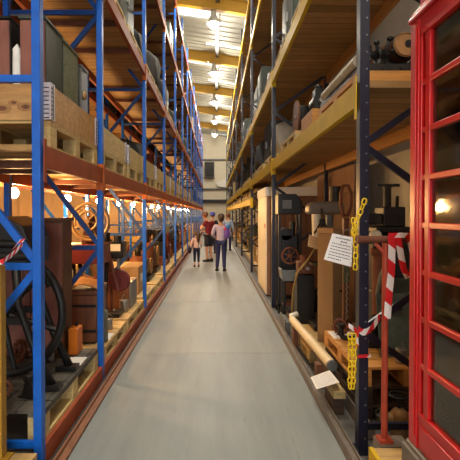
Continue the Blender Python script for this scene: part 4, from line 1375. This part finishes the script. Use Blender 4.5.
# cream-sided wooden kiosk beyond the second frame
t = thing('wooden_kiosk', 'wooden cabin with brown plank front and cream side beyond the second right post', 'cabin', (1.65, 9.6, .001))
b = MB(); b.box(-.63, .66, -.82, .82, .02, 1.985); b.build('plank_walls', 'plank_wall', t, rel=True)
b = MB(); b.box(-.652, -.631, -.8, .8, .03, 1.985); b.build('cream_side', 'cream_board', t, rel=True)
b = MB(); b.box(-.665, .67, -.85, .85, 1.99, 2.16); b.build('white_fascia', 'white_paint', t, rel=True)
b = MB(); b.box(-.66, -.651, -.7, -.62, 1.35, 1.43); b.build('red_mark', 'red_mark', t, rel=True)

# ------------------------------------------------------------------ right first shelf, nearest bay
ZR = LR[0] + .006
op = pallet_near((1.47, 3.8, ZR), 'orange wooden pallet under the barrel on the yellow-beamed rack\'s first shelf', 1.2, .9, .10, 'orange_wood', 'orange_wood')
pallet_near((1.47, 6.3, ZR), 'pale pallet under the black cable reel on the yellow-beamed rack\'s first shelf', 1.2, .9, .144, 'pale_wood_x', 'pale_wood_y')
b = MB(); b.box(-.45, .45, -.618, -.601, .0, .10); b.build('end_board', 'orange_wood', op, rel=True)
t = thing('steel_plate', 'dark flat steel plate with a studded edge on the orange shelf pallet', 'plate', (1.47, 3.8, ZR + .101))
b = MB(); b.box(-.44, .44, -.61, .59, .001, .05); b.build('plate', 'dark_metal', t, rel=True)
for i in range(7):
    b = MB(); b.cyl((-.4 + i * .13, -.62, .018), (-.4 + i * .13, -.609, .018), .012, n=8); b.build('stud', 'black_iron', t, rel=True)
zp = ZR + .152
t = thing('cask', 'small wooden barrel with an orange end lying on the first right shelf', 'barrel', (1.455, 3.4, zp))
b = MB(); b.lathe([(.085, 0), (.1, .1), (.112, .32), (.1, .55), (.085, .65)], (0, 0, .22), (0, 1, 0), 26); b.build('staves', 'brown_wood', t, rel=True)
for y, r in ((.03, .094), (.13, .107), (.5, .107), (.62, .094)):
    b = MB(); b.ring((0, y, .22), (0, 1, 0), r, .008, 26, 6); b.build('hoop', 'dark_metal', t, rel=True)
for y in (.012, .64):
    b = MB(); b.cyl((0, y - .004, .22), (0, y + .004, .22), .094, n=26); b.build('end_board', 'leather', t, rel=True)
b = MB(); b.cyl((.02, .006, .225), (.02, .003, .225), .03, n=14); b.build('bung_hole', 'black_iron', t, rel=True)
for y in (.15, .5):
    b = MB(); b.prism([(-.12, y - .03, .001), (.12, y - .03, .001), (.12, y - .03, .16), (.07, y - .03, .115), (-.07, y - .03, .115), (-.12, y - .03, .16)], (0, .06, 0)); b.build('cradle', 'dark_metal', t, rel=True)
t = thing('iron_fitting', 'black branching iron fitting left of the shelf barrel', 'fitting', (1.245, 3.4, zp))
b = MB(); b.lathe([(.001, 0), (.09, 0), (.09, .02), (.04, .05), (.03, .12), (.045, .16), (.001, .2)]); b.build('stem', 'black_iron', t, rel=True)
for i in range(6):
    a = i * 1.05
    b = MB(); b.tube([(0, 0, .08), (.06 * math.cos(a), .06 * math.sin(a), .14), (.1 * math.cos(a), .1 * math.sin(a), .16 + .03 * (i % 3))], .014, 8); b.ball((.1 * math.cos(a), .1 * math.sin(a), .165 + .03 * (i % 3)), (.024, .024, .02), 10, 8); b.build('branch', 'black_iron', t, rel=True)
b = MB(); b.cyl((1.065, 3.3, zp + .057), (1.065, 4.3, zp + .057), .05, n=18); b.ring((1.065, 3.6, zp + .057), (0, 1, 0), .047, .008, 18, 6)
tag(b.build('canvas_roll', 'canvas_pale'), 'pale canvas roll lying along the edge of the orange shelf pallet', 'roll')
t = thing('low_crate', 'low orange wood crate between two pallets on the first right shelf', 'crate', (1.36, 5.05, ZR))
b = MB(); b.box(-.33, .33, -.3, .3, .04, .2); b.build('crate_body', 'orange_wood', t, bevel=.004, rel=True)
for x in (-.27, .27):
    b = MB(); b.box(x - .05, x + .05, -.3, .3, .001, .039); b.build('runner', 'pale_wood_y', t, rel=True)
t = thing('small_motor', 'small dark motor standing on the low orange crate', 'motor', (1.16, 5.03, ZR + .201))
b = MB(); b.box(-.1, .1, -.14, .14, .001, .03); b.build('base', 'dark_metal', t, rel=True)
b = MB(); b.cyl((0, -.12, .12), (0, .12, .12), .085, n=20); b.box(-.05, .05, -.08, .08, .19, .27); b.ball((0, -.02, .29), (.045, .05, .04), 12, 8); b.build('housing', 'dark_metal', t, bevel=.008, rel=True)
b = MB(); b.cyl((.0, -.12, .12), (.0, -.18, .12), .03, n=12); b.build('shaft', 'steel_metal', t, rel=True)
t = k_reel(); t.location = (1.22, 6.0, ZR + .145); t.scale = (.6, .62, .62); t['label'] = 'black cable reel on the pale pallet above the second right post'; t['category'] = 'reel'

# ------------------------------------------------------------------ loose machine parts
def k_gear():
    b = MB(); b.ring((0, 0, .13), (0, 1, 0), .1, .022, 28, 6)
    for i in range(14):
        a = 2 * math.pi * i / 14; b.cbox((math.cos(a) * .122, 0, .13 + math.sin(a) * .122), (.02, .04, .02), 0, (0, -a, 0))
    for i in range(5):
        a = 2 * math.pi * i / 5; b.cyl((0, 0, .13), (math.cos(a) * .1, 0, .13 + math.sin(a) * .1), .012, n=8)
    b.cyl((0, -.03, .13), (0, .03, .13), .03)
    b.box(-.06, .06, -.03, .03, 0, .012)
    return b.build('toothed_cog', 'rust_metal')
def k_elbow():
    b = MB(); b.tube([(-.14, 0, .05), (0, 0, .05), (.06, 0, .06), (.09, 0, .12), (.09, 0, .24)], .04, 12); b.cyl((-.15, 0, .05), (-.13, 0, .05), .049); b.cyl((.09, 0, .23), (.09, 0, .25), .06)
    return b.build('pipe_elbow', 'dark_metal')
def k_can():
    b = MB(); b.lathe([(.001, 0), (.06, 0), (.062, .01), (.06, .14), (.063, .15), (.05, .155), (.001, .155)], n=18); b.tube([(-.06, 0, .12), (-.07, 0, .19), (0, 0, .23), (.07, 0, .19), (.06, 0, .12)], .004, 6)
    return b.build('paint_can', 'steel_metal')
def k_coil():
    b = MB()
    for i in range(4): b.ring((.006 * (i % 2), .005 * i % .01, .02 + i * .03), (0, 0, 1), .1, .016, 24, 6)
    return b.build('hose_coil', 'rubber')
def k_bracket():
    b = MB(); b.box(-.12, .12, -.05, .05, 0, .02); b.prism([(-.1, -.012, .02), (.1, -.012, .02), (.03, -.012, .26), (-.03, -.012, .26)], (0, .024, 0)); b.cyl((0, -.05, .25), (0, .05, .25), .045); b.cyl((0, -.07, .25), (0, .07, .25), .02)
    return b.build('bearing_bracket', 'black_iron')
def k_toolbox():
    b = MB(); b.box(-.09, .09, -.18, .18, 0, .13); b.prism([(-.09, -.18, .132), (.09, -.18, .132), (.05, -.18, .17), (-.05, -.18, .17)], (0, .36, 0)); b.tube([(0, -.06, .17), (0, -.05, .2), (0, .05, .2), (0, .06, .17)], .008, 6)
    return b.build('tool_box', 'darkred_paint')
BITS = {'gear': (k_gear, 'rusty toothed cog', 'gear'), 'elbow': (k_elbow, 'dark pipe elbow', 'pipe'), 'can': (k_can, 'steel paint can', 'can'), 'coil': (k_coil, 'black hose coil', 'hose'), 'bracket': (k_bracket, 'black bearing bracket', 'bracket'), 'toolbox': (k_toolbox, 'dark red tool box', 'tool box')}
BP = {}; BC = {}
def bit(kind, loc, where, rz=0.0, sc=1.0):
    fn, desc, cat = BITS[kind]
    if kind not in BP: o = BP[kind] = fn()
    else: o = copy_tree(BP[kind])
    o.location = loc; o.rotation_euler = (0, 0, rz); o.scale = (sc, sc, sc)
    k = (kind, where); n = BC[k] = BC.get(k, 0) + 1
    tag(o, f'{desc} {where}, {ORD[n - 1]} of these from camera', cat, f'{desc}s {where}')
bpy.context.view_layer.update()
OCC = []
def bounds(o):
    c = [o.matrix_world @ Vector(v) for v in o.bound_box]
    return [min(p[k] for p in c) for k in range(3)], [max(p[k] for p in c) for k in range(3)]
for o in SC.objects:
    if o.type == 'MESH' and o.get('kind') != 'structure':
        b_ = bounds(o)
        if b_[0][1] < 8.5 and b_[1][1] > 2.5 and b_[0][2] < 2.6: OCC.append(b_)
rb = random.Random(5)
def scatter(kinds, x0, x1, y0, y1, z, where, smin=.8, smax=1.3):
    for kd in kinds:
        for tr_ in range(120):
            x, y, r_, sc_ = rb.uniform(x0, x1), rb.uniform(y0, y1), rb.choice([0, .3, 1.4, 2.8]), rb.uniform(smin, smax)
            R_ = .16 * sc_ if kd != 'toolbox' else .2 * sc_
            if kd == 'can': R_ = .075 * sc_
            lo, hi = (x - R_, y - R_, z), (x + R_, y + R_, z + .29 * sc_)
            if lo[0] < x0 or hi[0] > x1 or lo[1] < y0 or hi[1] > y1: continue
            if any(all(lo[k] < b_[1][k] and hi[k] > b_[0][k] for k in range(3)) for b_ in OCC): continue
            o = bit(kd, (x, y, z), where, r_, sc_)
            OCC.append((lo, hi)); break
scatter(['bracket', 'gear', 'can', 'elbow', 'can', 'gear'], -2.04, -1.13, 2.92, 4.24, .353, 'on the grey boarded pallet', .5, .8)
scatter(['gear', 'elbow', 'toolbox', 'bracket', 'coil', 'can', 'can', 'gear', 'bracket', 'elbow'], -2.02, -1.13, 4.45, 5.55, .2975, 'on the leather chest\'s pallet', .7, 1.2)
scatter(['bracket', 'gear', 'toolbox', 'elbow', 'can', 'coil', 'gear', 'can', 'bracket'], -2.02, -1.13, 5.66, 6.92, .2975, 'on the grey-sided box\'s pallet', .7, 1.3)
scatter(['gear', 'can', 'bracket', 'elbow', 'can'], 1.12, 1.90, 3.47, 4.53, .4475, 'on the orange pallet', .6, .9)
scatter(['coil', 'bracket', 'gear', 'can', 'elbow', 'toolbox', 'can', 'bracket', 'gear', 'coil', 'elbow', 'bracket'], 1.17, 1.90, 3.15, 4.83, .0015, 'on the right floor by the orange pallet', .5, 1.1)
scatter(['gear', 'bracket', 'elbow', 'can', 'coil', 'toolbox', 'gear', 'bracket', 'can', 'elbow'], 1.17, 1.95, 6.02, 7.65, .0015, 'on the floor near the trough', .9, 1.7)
# ------------------------------------------------------------------ red phone box
pb = thing('phone_box', 'red telephone box with small glazed panes standing at the right edge', 'phone box', (1.44, 1.755, .2825))
b = MB(); b.box(-.485, .485, -.51, .51, 0, .2); b.box(-.47, .47, -.495, .495, .2, .218); b.build('plinth', 'rail_grey', pb, bevel=.006, rel=True)
Z0, Z1, G0, G1 = .219, 2.31, .40, 2.218      # local: body bottom, body top, glazing bottom and top
for sx in (-1, 1):
    for sy in (-1, 1):
        c = MB()
        x0, x1 = sorted((sx * .46, sx * .375)); y0, y1 = sorted((sy * .485, sy * .40))
        c.box(x0, x1, y0, y1, Z0, Z1)
        # narrow raised bead along the edges of the post
        c.box(min(sx * .46, sx * .466), max(sx * .46, sx * .466), min(sy * .418, sy * .43), max(sy * .418, sy * .43), Z0 + .05, Z1 - .03)
        c.box(min(sx * .392, sx * .404), max(sx * .392, sx * .404), min(sy * .485, sy * .491), max(sy * .485, sy * .491), Z0 + .05, Z1 - .03)
        c.build('corner_post', 'phone_red', pb, bevel=.007, rel=True)
def face(name, half, M4, door=False):
    """one glazed side in local coordinates: u along the side, w outwards"""
    f = MB()
    def bx(u0, u1, w0, w1, z0, z1): f.box(u0, u1, w0, w1, z0, z1, 0, M4)
    bx(-half, half, -.035, -.004, Z0, G0 - .03)
    bx(-half + .03, half - .03, -.004, .004, Z0 + .03, G0 - .055)
    bx(-half, half, -.045, .0, G0 - .03, G0)
    bx(-half, half, -.045, .0, G1, Z1)
    bx(-half, -half + .02, -.04, -.002, G0, G1); bx(half - .02, half, -.04, -.002, G0, G1)
    vb = half - .02 - .055
    for s in (-1, 1):
        bx(s * vb - .022, s * vb + .022, -.04, -.004, G0, G1)
    for i in range(1, 8):
        z = G0 + (G1 - G0) * i / 8
        bx(-half + .02, half - .02, -.036, -.006, z - .014, z + .014)
    o = f.build(name, 'phone_red', pb, bevel=.004, rel=True)
    g = MB(); g.box(-half + .01, half - .01, -.026, -.021, G0 - .01, G1 + .01, 0, M4)
    g.build('glass', 'glass', o, rel=True)
    return o
Rm = Matrix.Rotation
mk = lambda ang, d: Rm(ang, 4, 'Z') @ Matrix.Translation((0, d, 0))
fd = face('door', .40, mk(math.pi / 2, .456))
h = MB(); h.box(-.30, -.22, .0, .012, .95, 1.12, 0, mk(math.pi / 2, .457)); h.build('handle', 'steel_metal', fd, rel=True)
face('glazed_side', .375, mk(0, .48))
face('glazed_side', .375, mk(math.pi, .48))
b = MB(); b.box(.42, .455, -.40, .40, Z0, Z1); b.build('back_panel', 'phone_red', pb, rel=True)
b = MB()
b.box(-.470, .470, -.495, .495, Z1 + .001, Z1 + .025); b.box(-.462, .462, -.487, .487, Z1 + .025, Z1 + .045)
b.box(-.43, .43, -.455, .455, Z1 + .045, Z1 + .30)
b.build('head', 'phone_red', pb, bevel=.006, rel=True)
for ang, d, hw in ((math.pi / 2, .43, .34), (-math.pi / 2, .43, .34), (0, .455, .32), (math.pi, .455, .32)):
    b = MB(); mt = mk(ang, d)
    b.box(-hw, hw, .0, .012, Z1 + .09, Z1 + .24, 0, mt)
    o = b.build('fascia_panel', 'white_paint', pb, rel=True)
    e = MB()
    for z in (Z1 + .075, Z1 + .24): e.box(-hw - .02, hw + .02, .0, .022, z, z + .015, 0, mt)
    for s in (-1, 1): e.box(s * (hw + .01) - .01, s * (hw + .01) + .01, .0, .022, Z1 + .075, Z1 + .255, 0, mt)
    e.build('fascia_trim', 'phone_red', o, rel=True)
b = MB(); vs = []; n = 12
for j in range(n + 1):
    for i in range(n + 1):
        u, v = -1 + 2 * i / n, -1 + 2 * j / n
        vs.append((u * .45, v * .475, Z1 + .301 + .17 * (max(0, 1 - u * u) ** .5 * .5 + max(0, 1 - v * v) ** .5 * .5) * (1 - .35 * max(abs(u), abs(v)) ** 4)))
b._add(vs, [(j * (n + 1) + i, j * (n + 1) + i + 1, (j + 1) * (n + 1) + i + 1, (j + 1) * (n + 1) + i) for j in range(n) for i in range(n)], 0, True)
b.box(-.455, .455, -.48, .48, Z1 + .301, Z1 + .33)
b.build('domed_roof', 'phone_red', pb, rel=True)
b = MB(); b.box(.26, .42, -.2, .2, .9, 1.5); b.box(.2, .26, -.12, .12, 1.05, 1.4); b.build('pay_telephone', 'black_iron', pb, bevel=.01, rel=True)

# ------------------------------------------------------------------ people
def skin_mesh(name, verts, edges, m, parent, root, sub=2, smooth=True):
    names = list(verts)
    me = bpy.data.meshes.new(name + '_cage')
    me.from_pydata([verts[k][0] for k in names], [(names.index(a), names.index(b)) for a, b in edges], [])
    o = bpy.data.objects.new(name + '_cage', me); COL.objects.link(o)
    sk = o.modifiers.new('skin', 'SKIN'); sk.use_smooth_shade = smooth
    lay = me.skin_vertices[0].data if me.skin_vertices else me.attributes
    for k, d in zip(names, me.skin_vertices[0].data):
        r = verts[k][1]
        d.radius = (r[0], r[1]) if isinstance(r, tuple) else (r, r)
        d.use_root = (k == root)
    sb = o.modifiers.new('sub', 'SUBSURF'); sb.levels = sub; sb.render_levels = sub
    dg = bpy.context.evaluated_depsgraph_get(); dg.update()
    nm = bpy.data.meshes.new_from_object(o.evaluated_get(dg)); nm.name = name
    bpy.data.objects.remove(o); bpy.data.meshes.remove(me)
    nm.materials.clear(); nm.materials.append(M[m])
    for p in nm.polygons: p.use_smooth = True
    r = bpy.data.objects.new(name, nm); COL.objects.link(r)
    r.parent = parent
    return r

def mesh_join_skin(name, verts, edges, m, parent, root):
    me = bpy.data.meshes.new(name)
    if not me.skin_vertices:
        pass
    return skin_mesh(name, verts, edges, m, parent, root)

def limb(a, b, k): return tuple(a[i] * (1 - k) + b[i] * k for i in range(3))

def person(name, label, loc, rz, H, pose, cloth, hair, group=None):
    """pose: joint positions for H = 1, figure facing +y; cloth: dict of garments"""
    t = thing(name, label, 'person', loc, rz, group)
    P = {'pelvis': (0, 0, .53), 'waist': (0, .0, .61), 'chest': (0, -.005, .72), 'neckb': (0, -.01, .81), 'neck': (0, 0, .85),
         'jaw': (0, .012, .885), 'skull': (0, .0, .94), 'crown': (0, -.005, .975)}
    for s, n in ((-1, 'l'), (1, 'r')):
        P['sh' + n] = (s * .1, -.008, .795); P['el' + n] = (s * .135, -.02, .63); P['wr' + n] = (s * .14, .03, .49)
        P['hip' + n] = (s * .05, 0, .50); P['kn' + n] = (s * .055, .01, .28); P['an' + n] = (s * .055, -.01, .05); P['toe' + n] = (s * .06, .085, .018)
    P.update(pose)
    S = lambda k: tuple(c * H for c in P[k])
    hr = 1.0 + (.25 if H < 1.3 else 0)
    RD = {'pelvis': (.078, .058), 'waist': (.066, .048), 'chest': (.083, .056), 'neckb': (.05, .036), 'neck': .028, 'jaw': (.036 * hr, .042 * hr), 'skull': (.044 * hr, .054 * hr), 'crown': (.03 * hr, .036 * hr)}
    for n in 'lr':
        RD['sh' + n] = .037; RD['el' + n] = .025; RD['wr' + n] = (.016, .014); RD['hip' + n] = .055; RD['kn' + n] = .037; RD['an' + n] = .023; RD['toe' + n] = (.024, .014)
    V = {k: (S(k), tuple(c * H * .92 for c in RD[k]) if isinstance(RD[k], tuple) else RD[k] * H * .92) for k in RD}
    E = [('pelvis', 'waist'), ('waist', 'chest'), ('chest', 'neckb'), ('neckb', 'neck'), ('neck', 'jaw'), ('jaw', 'skull'), ('skull', 'crown')]
    fwd = Vector(P.get('look', (0, 1, 0))).normalized(); side = fwd.cross(Vector((0, 0, 1))).normalized()
    hc = Vector(P['skull'])
    for n, s in (('l', -1), ('r', 1)):
        E += [('chest', 'sh' + n), ('sh' + n, 'el' + n), ('el' + n, 'wr' + n), ('pelvis', 'hip' + n), ('hip' + n, 'kn' + n), ('kn' + n, 'an' + n), ('an' + n, 'toe' + n)]
        # calf, palm and five fingers
        wr, el = Vector(P['wr' + n]), Vector(P['el' + n]); d = (wr - el).normalized()
        sd = d.cross(Vector((0, 1, 0)) if abs(d.y) < .8 else Vector((0, 0, 1))).normalized() 
        cr = d.cross(sd).normalized()
        V['palm' + n] = (tuple((wr + d * .03) * H), (.020 * H, .011 * H)); E.append(('wr' + n, 'palm' + n))
        for k, (off, ln) in enumerate(((-.016, .038), (-.005, .045), (.006, .042), (.016, .032))):
            a = wr + d * .052 + cr * off; bb = a + d * ln * .5 - sd * .004 * s; c = a + d * ln * .85 - sd * .015 * s
            for q, (pp, rr) in enumerate(((a, .0052), (bb, .0048), (c, .0038))):
                V[f'f{k}{q}{n}'] = (tuple(pp * H), rr * H)
            E += [('palm' + n, f'f{k}0{n}'), (f'f{k}0{n}', f'f{k}1{n}'), (f'f{k}1{n}', f'f{k}2{n}')]
        a = wr + d * .03 - cr * .026; V['th0' + n] = (tuple(a * H), .006 * H); V['th1' + n] = (tuple((a + d * .022 - cr * .008) * H), .005 * H)
        E += [('palm' + n, 'th0' + n), ('th0' + n, 'th1' + n)]
        V['ear' + n] = (tuple((hc + side * s * .052 * hr - Vector((0, 0, .015))) * H), (.007 * H, .012 * H)); E.append(('skull', 'ear' + n))
    V['nose'] = (tuple((hc + fwd * .068 * hr - Vector((0, 0, .022))) * H), .008 * H); E.append(('skull', 'nose'))
    body = skin_mesh('body', V, E, 'skin', t, 'pelvis')
    # eyes and mouth
    e = MB()
    for s in (-1, 1):
        c = (hc + fwd * .052 * hr + side * s * .02 - Vector((0, 0, .008))) * H
        e.ball(c, (.006 * H,) * 3, 8, 6)
    e.build('eyes', 'black_iron', t, rel=True)
    mo = MB(); c = (hc + fwd * .054 * hr - Vector((0, 0, .045))) * H
    mo.ball(c, (.014 * H, .008 * H, .004 * H), 8, 6); mo.build('mouth', 'darkred_paint', t, rel=True)
    # shirt
    def grow(k, f): 
        r = RD[k]
        return tuple(c * H * f for c in r) if isinstance(r, tuple) else r * H * f
    hem = P.get('hem', .53)
    SV = {'hem': (tuple(c * H for c in (P['pelvis'][0], P['pelvis'][1], hem)), tuple(c * H for c in (.086, .066))), 'waist': (S('waist'), grow('waist', 1.22)), 'chest': (S('chest'), grow('chest', 1.12)), 'neckb': (S('neckb'), grow('neckb', 1.0))}
    SE = [('hem', 'waist'), ('waist', 'chest'), ('chest', 'neckb')]
    for n in 'lr':
        k = cloth.get('sleeve', 1.9)
        SV['sh' + n] = (S('sh' + n), .044 * H); SE.append(('chest', 'sh' + n))
        if k <= 1:
            q = limb(P['sh' + n], P['el' + n], k); SV['cuff' + n] = (tuple(c * H for c in q), .037 * H); SE.append(('sh' + n, 'cuff' + n))
        else:
            q = limb(P['el' + n], P['wr' + n], k - 1)
            SV['el' + n] = (S('el' + n), .034 * H); SV['cuff' + n] = (tuple(c * H for c in q), .025 * H); SE += [('sh' + n, 'el' + n), ('el' + n, 'cuff' + n)]
    skin_mesh(cloth['top'][0], SV, SE, cloth['top'][1], t, 'chest')
    TV = {'pelvis': (S('pelvis'), tuple(c * H for c in (.080, .062)))}; TE = []
    for n in 'lr':
        TV['hip' + n] = (S('hip' + n), .058 * H); TE.append(('pelvis', 'hip' + n))
        k = cloth.get('leg', 1.9)
        if k <= 1:
            q = limb(P['hip' + n], P['kn' + n], k); TV['c' + n] = (tuple(c * H for c in q), .054 * H); TE.append(('hip' + n, 'c' + n))
        else:
            q = limb(P['kn' + n], P['an' + n], k - 1)
            TV['kn' + n] = (S('kn' + n), .042 * H); TV['c' + n] = (tuple(c * H for c in q), .032 * H); TE += [('hip' + n, 'kn' + n), ('kn' + n, 'c' + n)]
    skin_mesh(cloth['legs'][0], TV, TE, cloth['legs'][1], t, 'pelvis')
    for n in 'lr':
        a, c = Vector(P['an' + n]) * H, Vector(P['toe' + n]) * H
        d = (c - a); d.z = 0; d.normalize(); w = d.cross(Vector((0, 0, 1)))
        b = MB(); 
        prof = []
        for k in range(9):
            u = k / 8; ctr = a + d * (-.03 + .155 * u) * H
            hw = (.026 + .01 * math.sin(u * 3.1)) * H * (1 if u < .95 else .6); ht = (.07 - .045 * u ** .8) * H
            prof.append([(ctr.x - w.x * hw, ctr.y - w.y * hw, .002 - loc[2]), (ctr.x + w.x * hw, ctr.y + w.y * hw, .002 - loc[2]), (ctr.x + w.x * hw * .7, ctr.y + w.y * hw * .7, ht), (ctr.x - w.x * hw * .7, ctr.y - w.y * hw * .7, ht)])
        vs = [p for r_ in prof for p in r_]
        fs = [(i * 4 + j, i * 4 + (j + 1) % 4, i * 4 + 4 + (j + 1) % 4, i * 4 + 4 + j) for i in range(8) for j in range(4)] + [(3, 2, 1, 0), (32, 33, 34, 35)]
        b._add(vs, fs, 0, True); b.build('shoe', cloth['shoe'], t, rel=True)
    # hair: a cap over the back and top of the skull, with a longer tail when asked for
    hv = MB(); n = 20; m = 12
    vs = []
    rr = random.Random(2)
    for j in range(m + 1):
        ph = math.pi * .72 * j / m
        for i in range(n):
            a = 2 * math.pi * i / n
            dv = side * math.cos(a) + fwd * math.sin(a)
            front = max(0, math.sin(a))
            p2 = min(ph, math.pi * (.72 - .33 * front))
            rr_ = .062 * hr * (1 + rr.uniform(-.03, .03))
            vs.append(tuple((hc + Vector((0, 0, .005)) + dv * rr_ * math.sin(p2) * (1.0 + .1 * abs(math.sin(a))) + Vector((0, 0, 1)) * .066 * hr * math.cos(p2)) * H))
    hv._add(vs, [(j * n + i, (j + 1) * n + i, (j + 1) * n + (i + 1) % n, j * n + (i + 1) % n) for j in range(m) for i in range(n)], 0, True)
    if hair[1]:
        bk = -fwd
        pts = [tuple((hc + bk * .045 * hr + Vector((0, 0, .02))) * H), tuple((hc + bk * .062 * hr - Vector((0, 0, .05))) * H), tuple((hc + bk * .075 - Vector((0, 0, .05 + hair[1] * .5))) * H), tuple((hc + bk * .08 - Vector((0, 0, .05 + hair[1]))) * H)]
        hv.tube(pts, [.045 * H * hr, .05 * H * hr, .04 * H * hr, .012 * H], 12)
    hv.build('hair', hair[0], t, rel=True)
    return t

gz = .0045
# girl, walking, with long brown hair
p = W(196.6, 266.7, 13.6)
girl = person('person', 'child in a pale pink top and dark leggings with long brown hair', (p.x, 13.6, gz), .05, 1.08,
    {'look': (-.6, .8, 0), 'waist': (0, 0, .61), 'hem': .48, 'anl': (-.055, -.05, .06), 'knl': (-.055, .01, .28), 'toel': (-.06, .04, .018), 'elr': (.135, .0, .65), 'wrr': (.13, .08, .55), 'ell': (-.15, .0, .64), 'wrl': (-.16, .05, .52)},
    {'top': ('pink_top', 'pink_cloth'), 'legs': ('leggings', 'navy_cloth'), 'sleeve': 1.85, 'leg': 1.7, 'shoe': 'shoe_brown'}, ('hair_brown', .22))
b = MB(); b.ball((-.09, .06, .93), (.035, .035, .045), 14, 10); b.build('blue_mask', 'blue_cloth', girl, rel=True)
b = MB(); b.ball((-.21, .05, .52), (.05, .07, .12), 14, 10); b.tube([(-.17, .02, .84), (-.2, .04, .72), (-.2, .05, .6)], .008, 6); b.build('shoulder_bag', 'navy_cloth', girl, rel=True)

# man in maroon, turned to the left shelf
p = W(209, 262.5, 15.0)
man = person('person', 'man in a maroon t-shirt and dark shorts turning to the left shelf', (p.x, 15.0, gz), .75, 1.70,
    {'look': (-.55, .8, -.1), 'neckb': (-.015, .02, .81), 'neck': (-.03, .045, .845), 'jaw': (-.045, .065, .875), 'skull': (-.05, .065, .93), 'crown': (-.05, .055, .965),
     'ell': (-.175, .03, .645), 'wrl': (-.09, .13, .68), 'elr': (.15, .05, .63), 'wrr': (.03, .15, .60), 'hem': .50},
    {'top': ('maroon_shirt', 'maroon_cloth'), 'legs': ('shorts', 'shorts_cloth'), 'sleeve': .62, 'leg': .98, 'shoe': 'shoe_dark'}, ('hair_ginger', 0))
b = MB(); b.box(-.11, -.02, .235, .245, 1.14, 1.26); b.build('folded_leaflet', 'paper', man, rel=True)

# woman with jacket and jeans
p = W(221, 271, 12.6)
woman = person('person', 'woman in a lavender jacket and dark jeans with a colourful bag', (p.x, 12.6, gz), -.08, 1.62,
    {'hem': .49, 'knl': (-.055, .02, .28), 'anl': (-.07, .0, .05), 'toel': (-.075, .09, .018), 'anr': (.06, -.03, .05), 'toer': (.065, .06, .018),
     'ell': (-.15, .0, .64), 'wrl': (-.11, .1, .58), 'elr': (.16, -.01, .64), 'wrr': (.12, .1, .6), 'look': (-.15, 1, -.1)},
    {'top': ('lavender_jacket', 'lavender_cloth'), 'legs': ('jeans', 'jeans_cloth'), 'sleeve': 1.92, 'leg': 2.0, 'shoe': 'shoe_dark'}, ('hair_brown', .02))
b = MB(); b.ball((.17, -.07, 1.08), (.085, .075, .17), 18, 12, 0); b.ball((.20, -.09, 1.26), (.06, .06, .07), 14, 10, 1); b.ball((.12, -.145, 1.20), (.03, .02, .05), 10, 8, 2)
b.tube([(.10, -.08, 1.33), (.14, -.11, 1.25), (.17, -.1, 1.15)], .012, 8, 0)
b.build('shoulder_bag', ['bag_purple', 'bag_blue', 'bag_red'], woman, rel=True)

# two more visitors further on
p = W(212.5, 255, 18.2)
vis = person('person', 'visitor in a blue cap mostly hidden behind the man in maroon', (p.x, 18.2, gz), 0.1, 1.66, {},
    {'top': ('sweater', 'navy_cloth'), 'legs': ('trousers', 'navy_cloth'), 'sleeve': 1.9, 'leg': 2.0, 'shoe': 'shoe_dark'}, ('hair_brown', 0))
b = MB(); b.lathe([(.115, -.02), (.12, .03), (.1, .085), (.05, .115), (.001, .12)], (0, 0, 1.575), (0, 0, 1), 20); b.cbox((0, .14, 1.565), (.15, .12, .012)); b.build('cap', 'blue_cloth', vis, rel=True)
p = W(228, 251, 19.5)
vis = person('person', 'visitor in a pale blue top partly hidden behind the woman\'s shoulder', (p.x, 19.5, gz), -.2, 1.64, {},
    {'top': ('blue_top', 'sky_cloth'), 'legs': ('trousers', 'jeans_cloth'), 'sleeve': 1.9, 'leg': 2.0, 'shoe': 'shoe_dark'}, ('hair_ginger', 0))
